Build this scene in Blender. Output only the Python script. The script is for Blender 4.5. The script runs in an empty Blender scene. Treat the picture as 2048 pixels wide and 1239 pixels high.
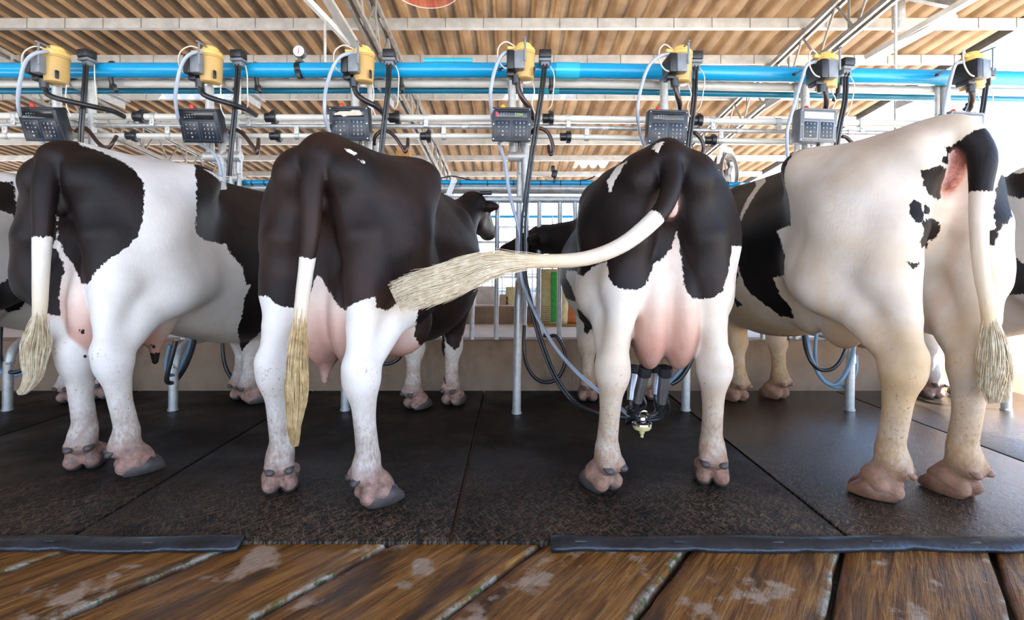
import bpy, bmesh, math, random
import numpy as np
from mathutils import Vector, Matrix, Quaternion
random.seed(7)
rng = np.random.default_rng(11)
scene = bpy.context.scene
COL = scene.collection
PI = math.pi
EXPOSURE = 0.58
FPX, CX, HY, CAMH = 1000.0, 1024.0, 540.0, 0.92

def at(px, py, Y):
    """world point seen at pixel (px, py) at depth Y (used for measuring the place)"""
    return Vector(((px - CX) / FPX * Y, Y, CAMH - (py - HY) / FPX * Y))
def onfloor(px, py, z=0.0):
    Y = (CAMH - z) * FPX / (py - HY)
    return Vector(((px - CX) / FPX * Y, Y, z))

# ------------------------------------------------------------------ objects
def link(name, me, mat=None, parent=None, smooth=False):
    o = bpy.data.objects.new(name, me); COL.objects.link(o)
    if mat is not None:
        for m in (mat if isinstance(mat, (list, tuple)) else [mat]): me.materials.append(m)
    if parent is not None: o.parent = parent
    if smooth and hasattr(me, 'polygons'):
        me.polygons.foreach_set('use_smooth', [True] * len(me.polygons))
    return o
def tag(o, label=None, cat=None, group=None, kind=None):
    if label: o['label'] = label
    if cat: o['category'] = cat
    if group: o['group'] = group
    if kind: o['kind'] = kind
    return o
def empty(name, loc, label=None, cat=None, group=None, rz=0.0, ry=0.0):
    o = bpy.data.objects.new(name, None); COL.objects.link(o)
    o.location = loc; o.rotation_euler = (0, ry, rz); o.empty_display_size = .1
    tag(o, label, cat, group); return o
def kids(o): return [c for c in bpy.data.objects if c.parent == o]
def copy_tree(o, parent=None):
    ch = kids(o)
    c = o.copy(); COL.objects.link(c); c.parent = parent
    for k in ch: copy_tree(k, c)
    return c

class MB:
    """collects simple solids into one bmesh"""
    def __init__(s): s.bm = bmesh.new()
    def _start(s): return set(s.bm.verts)
    def box(s, c, size, rot=None, bev=0.0, seg=2):
        r = bmesh.ops.create_cube(s.bm, size=1.0)
        vs = r['verts']
        M = Matrix.Translation(Vector(c)) @ (rot.to_4x4() if rot is not None else Matrix.Identity(4)) @ Matrix.Diagonal((*size, 1.0))
        bmesh.ops.transform(s.bm, matrix=M, verts=vs)
        if bev > 0:
            es = list({e for v in vs for e in v.link_edges})
            bmesh.ops.bevel(s.bm, geom=es, offset=bev, segments=seg, affect='EDGES', profile=.5)
        return s
    def bar(s, a, b, w, h, up=(0, 0, 1), bev=0.0):
        a, b = Vector(a), Vector(b); d = (b - a); L = d.length; d.normalize()
        u = Vector(up)
        x = d.cross(u)
        if x.length < 1e-4: x = d.cross(Vector((1, 0, 0)))
        x.normalize(); z = x.cross(d)
        R = Matrix((x, d, z)).transposed()
        return s.box((a + b) / 2, (w, L, h), R, bev)
    def cyl(s, a, b, r, r2=None, n=20, caps=True):
        a, b = Vector(a), Vector(b); d = b - a
        q = Vector((0, 0, 1)).rotation_difference(d.normalized())
        M = Matrix.Translation((a + b) / 2) @ q.to_matrix().to_4x4()
        bmesh.ops.create_cone(s.bm, cap_ends=caps, cap_tris=False, segments=n, radius1=r, radius2=r if r2 is None else r2, depth=d.length, matrix=M)
        return s
    def lathe(s, prof, o=(0, 0, 0), axis=(0, 0, 1), n=24, caps=True):
        """prof: list of (r, h)"""
        q = Vector((0, 0, 1)).rotation_difference(Vector(axis).normalized())
        rings = []
        for r, h in prof:
            ring = []
            for i in range(n):
                a = 2 * PI * i / n
                p = q @ Vector((r * math.cos(a), r * math.sin(a), h)) + Vector(o)
                ring.append(s.bm.verts.new(p))
            rings.append(ring)
        for A, B in zip(rings, rings[1:]):
            for i in range(n):
                j = (i + 1) % n
                s.bm.faces.new((A[i], A[j], B[j], B[i]))
        if caps: s.bm.faces.new(list(reversed(rings[0]))); s.bm.faces.new(rings[-1])
        return s
    def tube(s, pts, r, n=12, caps=True, res=0):
        """round tube along points; r number or list; res>0 smooths the path"""
        P = [Vector(p) for p in pts]
        R = list(r) if isinstance(r, (list, tuple)) else [r] * len(P)
        if res: P, R = smooth_path(P, R, res)
        T = []
        for i in range(len(P)):
            t = P[min(i + 1, len(P) - 1)] - P[max(i - 1, 0)]
            T.append(t.normalized())
        u = T[0].orthogonal().normalized()
        rings = []
        for i, p in enumerate(P):
            if i:
                q = T[i - 1].rotation_difference(T[i]); u = (q @ u).normalized()
            v = T[i].cross(u)
            rings.append([s.bm.verts.new(p + R[i] * (math.cos(2 * PI * k / n) * u + math.sin(2 * PI * k / n) * v)) for k in range(n)])
        for A, B in zip(rings, rings[1:]):
            for i in range(n):
                j = (i + 1) % n
                s.bm.faces.new((A[i], A[j], B[j], B[i]))
        if caps:
            s.bm.faces.new(list(reversed(rings[0]))); s.bm.faces.new(rings[-1])
        return s
    def prism(s, poly, a, b, axis='y'):
        """extrude 2D polygon (x,z) from y=a to y=b"""
        def P(p, t):
            return (p[0], t, p[1]) if axis == 'y' else ((t, p[0], p[1]) if axis == 'x' else (p[0], p[1], t))
        A = [s.bm.verts.new(P(p, a)) for p in poly]; B = [s.bm.verts.new(P(p, b)) for p in poly]
        n = len(poly)
        s.bm.faces.new(A); s.bm.faces.new(list(reversed(B)))
        for i in range(n):
            j = (i + 1) % n
            s.bm.faces.new((A[j], A[i], B[i], B[j]))
        return s
    def build(s, name, mat, parent=None, smooth=True, ang=40):
        bmesh.ops.recalc_face_normals(s.bm, faces=s.bm.faces)
        if smooth:
            for f in s.bm.faces: f.smooth = True
            for e in s.bm.edges:
                if len(e.link_faces) == 2 and e.calc_face_angle(0) > math.radians(ang): e.smooth = False
        me = bpy.data.meshes.new(name); s.bm.to_mesh(me); s.bm.free()
        return link(name, me, mat, parent)

def smooth_path(P, R, res):
    """Catmull-Rom"""
    oP, oR = [], []
    n = len(P)
    for i in range(n - 1):
        p0, p1, p2, p3 = P[max(i - 1, 0)], P[i], P[i + 1], P[min(i + 2, n - 1)]
        for k in range(res):
            t = k / res
            oP.append(.5 * ((2 * p1) + (p2 - p0) * t + (2 * p0 - 5 * p1 + 4 * p2 - p3) * t * t + (3 * p1 - p0 - 3 * p2 + p3) * t ** 3))
            oR.append(R[i] * (1 - t) + R[i + 1] * t)
    oP.append(P[-1]); oR.append(R[-1])
    return oP, oR

# ------------------------------------------------------------------ materials
class NT:
    def __init__(s, name):
        s.m = bpy.data.materials.new(name); s.m.use_nodes = True
        s.t = s.m.node_tree; s.n = s.t.nodes; s.b = s.n['Principled BSDF']
    def new(s, t, **kw):
        n = s.n.new(t)
        for k, v in kw.items():
            if k.startswith('i_'): n.inputs[k[2:].replace('_', ' ')].default_value = v
            else: setattr(n, k, v)
        return n
    def link(s, a, b): s.t.links.new(a, b)
    def coord(s, scale=(1, 1, 1), which='Object', rot=(0, 0, 0)):
        c = s.new('ShaderNodeTexCoord'); m = s.new('ShaderNodeMapping')
        m.inputs['Scale'].default_value = scale; src = c.outputs[which]
        if any(rot):                              # turn first, stretch after
            r = s.new('ShaderNodeMapping'); r.inputs['Rotation'].default_value = rot; s.link(src, r.inputs['Vector']); src = r.outputs['Vector']
        s.link(src, m.inputs['Vector']); return m.outputs['Vector']
    def noise(s, vec, scale=5, detail=4, rough=.55, dist=0):
        n = s.new('ShaderNodeTexNoise'); n.inputs['Scale'].default_value = scale
        n.inputs['Detail'].default_value = detail; n.inputs['Roughness'].default_value = rough; n.inputs['Distortion'].default_value = dist
        if vec is not None: s.link(vec, n.inputs['Vector'])
        return n.outputs['Fac']
    def ramp(s, fac, stops, interp='LINEAR'):
        r = s.new('ShaderNodeValToRGB'); r.color_ramp.interpolation = interp
        e = r.color_ramp.elements
        while len(e) < len(stops): e.new(.5)
        for el, (p, c) in zip(e, stops):
            el.position = p; el.color = (*c, 1) if len(c) == 3 else c
        s.link(fac, r.inputs['Fac']); return r.outputs['Color']
    def mix(s, fac, a, b, blend='MIX'):
        n = s.new('ShaderNodeMix', data_type='RGBA', blend_type=blend)
        for sock, v in ((n.inputs[0], fac), (n.inputs[6], a), (n.inputs[7], b)):
            if isinstance(v, (int, float)): sock.default_value = v
            elif isinstance(v, tuple): sock.default_value = (*v, 1)
            else: s.link(v, sock)
        return n.outputs[2]
    def math(s, op, a, b=0.0, c=None, clamp=False):
        n = s.new('ShaderNodeMath', operation=op); n.use_clamp = clamp
        for i, v in enumerate((a, b, c)):
            if v is None: continue
            if isinstance(v, (int, float)): n.inputs[i].default_value = v
            else: s.link(v, n.inputs[i])
        return n.outputs[0]
    def maprange(s, v, a, b, c=0.0, d=1.0, smooth=False):
        n = s.new('ShaderNodeMapRange'); n.interpolation_type = 'SMOOTHSTEP' if smooth else 'LINEAR'
        s.link(v, n.inputs['Value'])
        for k, x in zip(('From Min', 'From Max', 'To Min', 'To Max'), (a, b, c, d)): n.inputs[k].default_value = x
        return n.outputs['Result']
    def attr(s, name):
        n = s.new('ShaderNodeAttribute', attribute_name=name); return n
    def bump(s, h, strength=.3, dist=.01):
        n = s.new('ShaderNodeBump'); n.inputs['Strength'].default_value = strength; n.inputs['Distance'].default_value = dist
        s.link(h, n.inputs['Height']); s.link(n.outputs['Normal'], s.b.inputs['Normal']); return n
    def base(s, c):
        if isinstance(c, tuple): s.b.inputs['Base Color'].default_value = (*c, 1)
        else: s.link(c, s.b.inputs['Base Color'])
    def set(s, **kw):
        for k, v in kw.items():
            k = k.replace('_', ' ')
            if isinstance(v, (int, float, tuple)): s.b.inputs[k].default_value = v
            else: s.link(v, s.b.inputs[k])
        return s
def simple(name, col, rough=.5, metal=0.0, var=.12, scale=9, spec=.5, bump=0.0, **kw):
    """plain colour with a little procedural mottling"""
    t = NT(name); v = t.coord()
    f = t.noise(v, scale, 5, .6)
    lo = tuple(max(0, c * (1 - var)) for c in col); hi = tuple(min(1, c * (1 + var)) for c in col)
    t.base(t.ramp(f, [(.3, lo), (.7, hi)]))
    t.set(Roughness=rough, Metallic=metal); t.b.inputs['Specular IOR Level'].default_value = spec
    if bump: t.bump(t.noise(v, scale * 6, 3), bump, .004)
    for k, x in kw.items(): t.b.inputs[k.replace('_', ' ')].default_value = x
    return t.m
# ------------------------------------------------------------------ materials of the place
M = {}
def coat_material():
    t = NT('cow_hide'); A = lambda n: t.attr(n).outputs['Fac']
    v1 = t.coord((1, 1, .45)); v2 = t.coord()
    hair = t.noise(v1, 95, 3, .6); mid = t.noise(v2, 14, 4, .6); big = t.noise(v2, 3.2, 4, .6)
    edge = t.math('ADD', A('black'), t.math('MULTIPLY', t.math('SUBTRACT', hair, .5), .022))
    edge = t.math('ADD', edge, t.math('MULTIPLY', t.math('SUBTRACT', t.noise(v2, 34, 3), .5), .022))
    blk = t.maprange(edge, -.0018, .0018, 1, 0)
    tone = A('tone')
    bl = t.mix(t.math('MULTIPLY', tone, t.maprange(big, .35, .65)), (.0036, .0033, .0036), (.038, .0165, .0115))
    wh = t.mix(t.maprange(mid, .25, .75), (.73, .72, .69), (.83, .82, .80))
    yel = t.math('MULTIPLY', A('yellow'), t.maprange(big, .18, .60))
    wh = t.mix(yel, wh, (.60, .43, .245))
    wh = t.mix(t.math('MULTIPLY', A('taily'), .62), wh, (.64, .48, .23))
    pk = t.mix(t.maprange(mid, .3, .7), (.64, .42, .33), (.74, .53, .43)); pk = t.mix(t.math('MULTIPLY', A('low'), .85), pk, (.47, .205, .145))
    pkf = t.math('MULTIPLY', A('pink'), t.maprange(big, .2, .6, .65, 1.0), clamp=True)
    c = t.mix(pkf, wh, pk)
    d = t.math('MULTIPLY', A('dirt'), t.maprange(t.math('ADD', t.math('MULTIPLY', mid, .6), t.math('MULTIPLY', hair, .4)), .26, .58), clamp=True)
    c = t.mix(t.math('MULTIPLY', d, .92), c, t.mix(A('yellow'), (.225, .140, .095), (.40, .245, .115)))
    fr = t.mix(t.maprange(t.noise(v2, 30, 4, .65), .35, .65), (.12, .066, .048), (.44, .215, .165))
    sp = t.math('MULTIPLY', A('leggy'), t.math('MULTIPLY', t.maprange(t.noise(v2, 70, 4, .7), .58, .68), t.maprange(t.noise(v2, 8, 3), .46, .58)))
    c = t.mix(t.math('MULTIPLY', sp, .75), c, (.085, .060, .048))
    fr = t.mix(t.math('MULTIPLY', A('yellow'), .6), fr, (.27, .125, .065))
    c = t.mix(t.math('MULTIPLY', A('feet'), .85), c, fr)
    c = t.mix(blk, c, bl)
    vu = t.mix(t.maprange(t.noise(v2, 60, 4, .7), .3, .7), (.30, .085, .06), (.66, .31, .25))
    c = t.mix(A('vulva'), c, vu)
    t.base(c)
    t.set(Roughness=t.mix(blk, t.maprange(mid, .3, .7, .55, .75), (.56, .56, .56)))
    t.b.inputs['Specular IOR Level'].default_value = .25
    
    hb = t.math('ADD', t.math('MULTIPLY', t.noise(t.coord((1, 1, .3)), 140, 2), .35), t.math('MULTIPLY', t.noise(v2, 9, 5, .6), 1.0))
    hb = t.math('ADD', hb, t.math('MULTIPLY', A('feet'), t.math('ADD', t.math('MULTIPLY', t.noise(v2, 45, 4, .7), 1.4), t.math('MULTIPLY', t.noise(t.coord((1, 1, 4.5)), 16, 3, .6, .8), 2.6))))
    hb = t.math('ADD', hb, t.math('MULTIPLY', A('pink'), t.math('MULTIPLY', t.noise(t.coord((1, 1, .12)), 38, 3, .5), 1.1)))
    t.bump(hb, .32, .010)
    return t.m
def steel(name, col=(.50, .51, .50), rough=.42):
    t = NT(name); v = t.coord(); n = t.noise(v, 30, 5, .65); b = t.noise(v, 5, 4)
    c = t.ramp(n, [(.3, tuple(x * .72 for x in col)), (.55, col), (.75, tuple(min(1, x * 1.2) for x in col))])
    c = t.mix(t.maprange(b, .60, .78), c, (.30, .23, .17))
    t.base(c); t.set(Metallic=.55, Roughness=t.maprange(n, .3, .7, rough - .08, rough + .18)); return t.m
def rubber_mat(wetness=0.0):
    t = NT('rubber_mat'); v = t.coord()
    fib = t.noise(t.coord((30, 6, 1), rot=(0, 0, .7)), 4.0, 4, .72, 1.0); fib2 = t.noise(t.coord((30, 6, 1), rot=(0, 0, -.5)), 4.0, 4, .72, 1.0)
    st = t.noise(v, 1.6, 5, .6); sp = t.noise(v, 150, 2, .6)
    c = t.mix(t.maprange(st, .38, .62), (.0055, .0053, .0053), (.014, .011, .0085))
    f = t.math('MAXIMUM', t.maprange(fib, .50, .64), t.maprange(fib2, .51, .64))
    g = t.new('ShaderNodeSeparateXYZ'); t.link(t.new('ShaderNodeTexCoord').outputs['Object'], g.inputs[0])
    worn = t.maprange(g.outputs['Y'], 2.6, 1.78, .06, 1.0)
    worn = t.math('MULTIPLY', worn, t.maprange(st, .30, .62, .35, 1.1))
    c = t.mix(t.math('MULTIPLY', f, worn, clamp=True), c, (.165, .108, .066))
    c = t.mix(t.maprange(sp, .74, .78), c, (.16, .13, .11))
    t.base(c)
    wet = t.noise(v, 2.3, 4, .6)
    t.set(Roughness=t.maprange(t.math('ADD', wet, t.math('MULTIPLY', f, .12)), .36, .66, .32 - wetness * .20, .60 - wetness * .36)); t.b.inputs['Specular IOR Level'].default_value = .11 + .62 * wetness
    t.bump(t.math('ADD', t.math('MULTIPLY', fib, .5), t.math('ADD', t.math('MULTIPLY', fib2, .5), t.math('MULTIPLY', sp, .3))), .42, .008)
    return t.m
def slab_material():
    t = NT('stained_slab'); ang = math.atan2(776, 1000.0)
    al = t.coord((14, 1.1, 4), rot=(0, 0, ang)); v = t.coord()
    grain = t.noise(al, 3.0, 6, .7, .6); fine = t.noise(t.coord((46, 4, 8), rot=(0, 0, ang)), 3, 4, .7); big = t.noise(v, 3.1, 6, .62); pt = t.noise(v, 5.2, 7, .58)
    c = t.ramp(grain, [(.30, (.032, .011, .002)), (.43, (.150, .056, .009)), (.55, (.30, .128, .024)), (.70, (.43, .23, .070))])
    c = t.mix(t.maprange(fine, .42, .64, 0, .5), c, (.12, .050, .018))
    c = t.mix(t.maprange(t.noise(t.coord((5, 1.1, 3), rot=(0, 0, ang)), 1.6, 5, .6), .52, .64, 0, .8), c, (.040, .022, .013))
    c = t.mix(t.maprange(pt, .57, .62, 0, .85), c, t.mix(t.noise(v, 40, 4, .7), (.30, .20, .125), (.56, .43, .31)))
    moss = t.maprange(t.attr('edge').outputs['Fac'], .05, .9)
    mn = t.noise(v, 26, 5, .7)
    chip = t.mix(t.maprange(mn, .46, .56), (.38, .33, .25), (.085, .10, .022))
    c = t.mix(t.math('MULTIPLY', moss, t.maprange(t.noise(v, 9, 4, .65), .47, .58), clamp=True), c, chip)
    c = t.mix(t.attr('deep').outputs['Fac'], c, (.020, .018, .012))
    t.base(c); t.set(Roughness=t.maprange(big, .35, .65, .24, .52)); t.b.inputs['Specular IOR Level'].default_value = .20
    t.bump(t.math('ADD', t.math('MULTIPLY', grain, .8), t.math('ADD', t.math('MULTIPLY', fine, .4), t.math('MULTIPLY', pt, .6))), .8, .012)
    return t.m
def concrete(name, c1, c2, stain):
    t = NT(name); v = t.coord(); n = t.noise(v, 3.5, 7, .62); m = t.noise(v, 22, 5, .65); dr = t.noise(t.coord((2.5, 2.5, 1.2)), 2, 6, .65)
    c = t.mix(t.maprange(n, .3, .7), c1, c2); c = t.mix(t.maprange(dr, .52, .70, 0, .7), c, stain); c = t.mix(t.maprange(m, .62, .75, 0, .4), c, tuple(x * .6 for x in c1))
    t.base(c); t.set(Roughness=.8); t.bump(t.math('ADD', n, t.math('MULTIPLY', m, .4)), .35, .01); return t.m
def roof_material():
    t = NT('corrugated_roof'); v = t.coord(); n = t.noise(t.coord((2, 1.2, 2)), 1.7, 6, .6); s = t.noise(v, 16, 4, .6)
    c = t.ramp(n, [(.28, (.135, .090, .054)), (.5, (.215, .152, .094)), (.72, (.29, .213, .137))])
    c = t.mix(t.maprange(s, .55, .75, 0, .35), c, (.26, .18, .115))
    t.base(c); t.set(Roughness=.85); t.bump(s, .2, .01); return t.m
def pvc_blue(name, col):
    t = NT(name); v = t.coord(); n = t.noise(t.coord((.7, 6, 6)), 5, 4); s = t.noise(t.coord((1.5, 12, 12)), 9, 3, .7)
    c = t.mix(t.maprange(n, .3, .7), tuple(x * .88 for x in col), col)
    c = t.mix(t.maprange(s, .66, .74, 0, .35), c, (.03, .07, .10))
    t.base(c); t.set(Roughness=.22); t.b.inputs['Specular IOR Level'].default_value = .5; return t.m
def glassy(name, col, rough=.15, trans=.6):
    t = NT(name); n = t.noise(t.coord(), 8, 3)
    t.base(t.mix(t.maprange(n, .3, .7), tuple(x * .9 for x in col), col))
    t.set(Roughness=rough); t.b.inputs['Transmission Weight'].default_value = trans; t.b.inputs['IOR'].default_value = 1.35; return t.m
def emit(name, col, st):
    t = NT(name); t.base(col); t.b.inputs['Emission Color'].default_value = (*col, 1); t.b.inputs['Emission Strength'].default_value = st; return t.m
def hair_material(name, lo, hi):
    t = NT(name); v = t.coord(); n = t.noise(v, 45, 3, .6); b = t.noise(v, 9, 3)
    t.base(t.mix(t.maprange(t.math('ADD', t.math('MULTIPLY', n, .5), t.math('MULTIPLY', b, .5)), .36, .64), lo, hi)); t.set(Roughness=.55)
    t.b.inputs['Sheen Weight'].default_value = .15; return t.m
M['coat'] = coat_material()
M['hoof'] = simple('hoof_horn', (.060, .048, .042), .5, 0, .35, 22, bump=.3)
M['hoof_brown'] = simple('brown_hoof_horn', (.20, .095, .055), .5, 0, .4, 22, bump=.3)
M['mat'] = rubber_mat(); M['mat_wet'] = rubber_mat(1.0); M['slab'] = slab_material()
M['strip'] = simple('black_rubber_strip', (.015, .018, .023), .36, 0, .7, 9, bump=.5)
M['curb'] = concrete('stained_concrete', (.20, .130, .080), (.30, .208, .138), (.14, .085, .048))
M['ledge'] = concrete('pale_concrete', (.70, .67, .62), (.80, .78, .74), (.58, .53, .47))
M['soil'] = concrete('bounce_soil', (.66, .46, .27), (.74, .54, .34), (.58, .40, .24))  # warm bright tone picked so the ground throws light up to the roof
M['yard'] = concrete('yard_ground', (.44, .40, .35), (.52, .48, .43), (.38, .33, .28))
M['roof'] = roof_material()
M['galv'] = steel('galvanised_steel'); M['galv2'] = steel('pale_galvanised_steel', (.62, .62, .60), .5); M['painted'] = simple('grey_painted_steel', (.46, .45, .42), .5, .1, .2, 7)
M['truss'] = simple('weathered_truss_steel', (.25, .235, .21), .5, .2, .35, 9)
M['dark_steel'] = simple('dark_steel', (.10, .095, .09), .5, .3, .3, 12)
M['white_steel'] = simple('white_painted_steel', (.78, .77, .73), .45, 0, .08, 8)
M['chrome'] = simple('polished_steel', (.72, .73, .75), .14, 1.0, .06, 10)
M['cup_steel'] = simple('brushed_steel', (.42, .42, .43), .30, .9, .15, 14)
M['blue'] = pvc_blue('blue_pipe_plastic', (.006, .345, .68)); M['blue_sleeve'] = pvc_blue('blue_sleeve_plastic', (.03, .47, .70))
M['blue_shaded'] = pvc_blue('shaded_blue_pipe_plastic', (.010, .235, .42))  # darker copy of the pipe blue, with shade put into the colour
M['milkline'] = simple('milk_pipe_glass', (.70, .69, .62), .16, 0, .08, 6)
M['white_pipe'] = simple('white_pipe_plastic', (.72, .71, .65), .3, 0, .08, 6)
M['amber'] = glassy('amber_plastic', (.80, .53, .19), .25, .3)
M['amber_lid'] = simple('amber_lid_plastic', (.78, .54, .17), .30, 0, .18, 18)
M['grey_block'] = simple('grey_plastic', (.19, .215, .245), .42, 0, .15, 16)
M['black_block'] = simple('black_plastic', (.010, .011, .014), .42, 0, .3, 16)
M['hose'] = simple('black_rubber_hose', (.017, .018, .021), .30, 0, .25, 12)
M['hose_brown'] = simple('dark_brown_hose', (.050, .026, .020), .25, 0, .3, 12)
M['clear'] = glassy('clear_blue_hose', (.62, .71, .86), .12, .35)
M['clear_blue'] = glassy('pale_blue_hose', (.20, .37, .55), .15, .25)
M['wire'] = simple('pale_tubing', (.70, .66, .56), .35, 0, .06, 12)
M['box'] = simple('dark_housing', (.013, .017, .023), .40, 0, .2, 14)
M['box_light'] = simple('grey_housing', (.13, .145, .16), .42, 0, .15, 14)
M['pad'] = simple('keypad_membrane', (.008, .012, .020), .35, 0, .15, 20)
M['pad_rim'] = simple('keypad_rim', (.035, .065, .11), .35, 0, .15, 20)
M['pad_rim_pale'] = simple('pale_keypad_rim', (.36, .38, .37), .4, 0, .1, 20)
M['legend'] = simple('white_print', (.50, .56, .62), .5, 0, .04, 20)
M['display'] = simple('display_window', (.012, .014, .016), .12, 0, .3, 18)
M['display_pale'] = simple('pale_display_window', (.78, .76, .70), .25, 0, .05, 18)
M['label_worn'] = simple('worn_paper_label', (.70, .55, .43), .6, 0, .25, 30)
M['lcd'] = emit('lcd_digits', (.22, .42, .14), .35)
M['lamp_red'] = simple('red_lamp', (.72, .05, .025), .3, 0, .1, 14); M['lamp_orange'] = emit('orange_lamp_lit', (1.0, .23, .01), 1.2)
M['red'] = simple('red_plastic', (.60, .02, .05), .4, 0, .1, 14)
M['white'] = simple('white_dial', (.80, .80, .78), .35, 0, .03, 20); M['black'] = simple('black_paint', (.012, .012, .012), .4, 0, .2, 20)
M['yellow_base'] = simple('cream_plastic', (.70, .58, .27), .3, 0, .12, 20)
M['hair_pale'] = hair_material('pale_tail_hair', (.42, .30, .15), (.80, .72, .54)); M['hair_yellow'] = hair_material('yellow_tail_hair', (.30, .185, .065), (.74, .56, .29))
M['hair_white'] = hair_material('cream_tail_hair', (.46, .34, .19), (.78, .68, .50))
M['sack'] = simple('woven_sack', (.62, .51, .26), .7, 0, .15, 30, bump=.4); M['green'] = simple('green_print', (.02, .36, .04), .5, 0, .25, 20); M['orange'] = simple('orange_sack', (.62, .18, .04), .6, 0, .2, 20)
M['wood'] = simple('orange_wood', (.42, .21, .055), .6, 0, .3, 8); M['carton'] = simple('brown_carton', (.48, .33, .20), .75, 0, .15, 12)
t_ = NT('red_film'); t_.base((.75, .12, .07)); t_.set(Roughness=.4, Alpha=.24); M['red_film'] = t_.m
M['pinkish'] = simple('pale_block', (.62, .55, .48), .6, 0, .15, 14)
# ------------------------------------------------------------------ implicit surfaces (animals)
class Field:
    def __init__(s, lo, hi, h):
        s.lo = np.array(lo, np.float32); s.h = h
        s.n = np.ceil((np.array(hi) - s.lo) / h).astype(int) + 1
        s.F = np.full(s.n, .12, np.float32)
        s.ax = [s.lo[i] + h * np.arange(s.n[i], dtype=np.float32) for i in range(3)]
    def sub(s, lo, hi):
        sl = []
        for i in range(3):
            a = int(max(0, math.floor((lo[i] - s.lo[i]) / s.h))); b = int(min(s.n[i], math.ceil((hi[i] - s.lo[i]) / s.h) + 1))
            if b <= a: return None
            sl.append(slice(a, b))
        return tuple(sl)
    def grid(s, sl):
        return np.meshgrid(*[s.ax[i][sl[i]] for i in range(3)], indexing='ij', sparse=True)
    def put(s, sl, d, k, sign=1):
        A = s.F[sl]
        if sign > 0:
            if k > 0:
                hh = np.maximum(k - np.abs(A - d), 0) / k
                s.F[sl] = np.minimum(A, d) - hh * hh * k * .25
            else: s.F[sl] = np.minimum(A, d)
        else:                       # smooth subtraction
            hh = np.maximum(k - np.abs(A + d), 0) / max(k, 1e-6)
            s.F[sl] = np.maximum(A, -d) + hh * hh * k * .25
    def cone(s, a, b, ra, rb, k=.03, sign=1, sx=1.0):
        """round cone from a to b"""
        a = np.array(a, np.float32); b = np.array(b, np.float32); m = k + .03
        lo = np.minimum(a - ra, b - rb) - m; hi = np.maximum(a + ra, b + rb) + m
        sl = s.sub(lo, hi)
        if sl is None: return s
        s.put(sl, cone_d(s.grid(sl), a, b, ra, rb), k, sign); return s
    def chain(s, pts, rs, k=.03, sign=1, soft=.006):
        """several round cones joined, then united with the rest"""
        pts = [np.array(p, np.float32) for p in pts]; m = k + .03
        lo = np.min([p - r for p, r in zip(pts, rs)], 0) - m; hi = np.max([p + r for p, r in zip(pts, rs)], 0) + m
        sl = s.sub(lo, hi)
        if sl is None: return s
        g = s.grid(sl); d = None
        for i in range(len(pts) - 1):
            e = cone_d(g, pts[i], pts[i + 1], rs[i], rs[i + 1])
            d = e if d is None else (smin(d, e, soft) if soft else np.minimum(d, e))
        s.put(sl, d, k, sign); return s
    def ell(s, c, r, k=.05, sign=1, rot=None):
        c = np.array(c, np.float32); r = np.array(r, np.float32); R = float(r.max()) + k + .03
        sl = s.sub(c - R, c + R)
        if sl is None: return s
        s.put(sl, ell_d(s.grid(sl), c, r, rot), k, sign); return s
def smin(a, b, k):
    h = np.maximum(k - np.abs(a - b), 0) / k
    return np.minimum(a, b) - h * h * k * .25
def cone_d(g, a, b, ra, rb):
    X, Y, Z = g[0] - a[0], g[1] - a[1], g[2] - a[2]; ab = b - a; L2 = float(ab @ ab) + 1e-12
    t = np.clip((X * ab[0] + Y * ab[1] + Z * ab[2]) / L2, 0, 1)
    return np.sqrt((X - t * ab[0]) ** 2 + (Y - t * ab[1]) ** 2 + (Z - t * ab[2]) ** 2) - (ra + (rb - ra) * t)
def ell_d(g, c, r, rot=None):
    X, Y, Z = g[0] - c[0], g[1] - c[1], g[2] - c[2]
    if rot is not None:
        m = np.array(rot.to_matrix().inverted(), np.float32)
        X, Y, Z = (m[i, 0] * X + m[i, 1] * Y + m[i, 2] * Z for i in range(3))
    k0 = np.sqrt((X / r[0]) ** 2 + (Y / r[1]) ** 2 + (Z / r[2]) ** 2)
    k1 = np.sqrt((X / r[0] ** 2) ** 2 + (Y / r[1] ** 2) ** 2 + (Z / r[2] ** 2) ** 2)
    return k0 * (k0 - 1) / np.maximum(k1, 1e-6)
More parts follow.
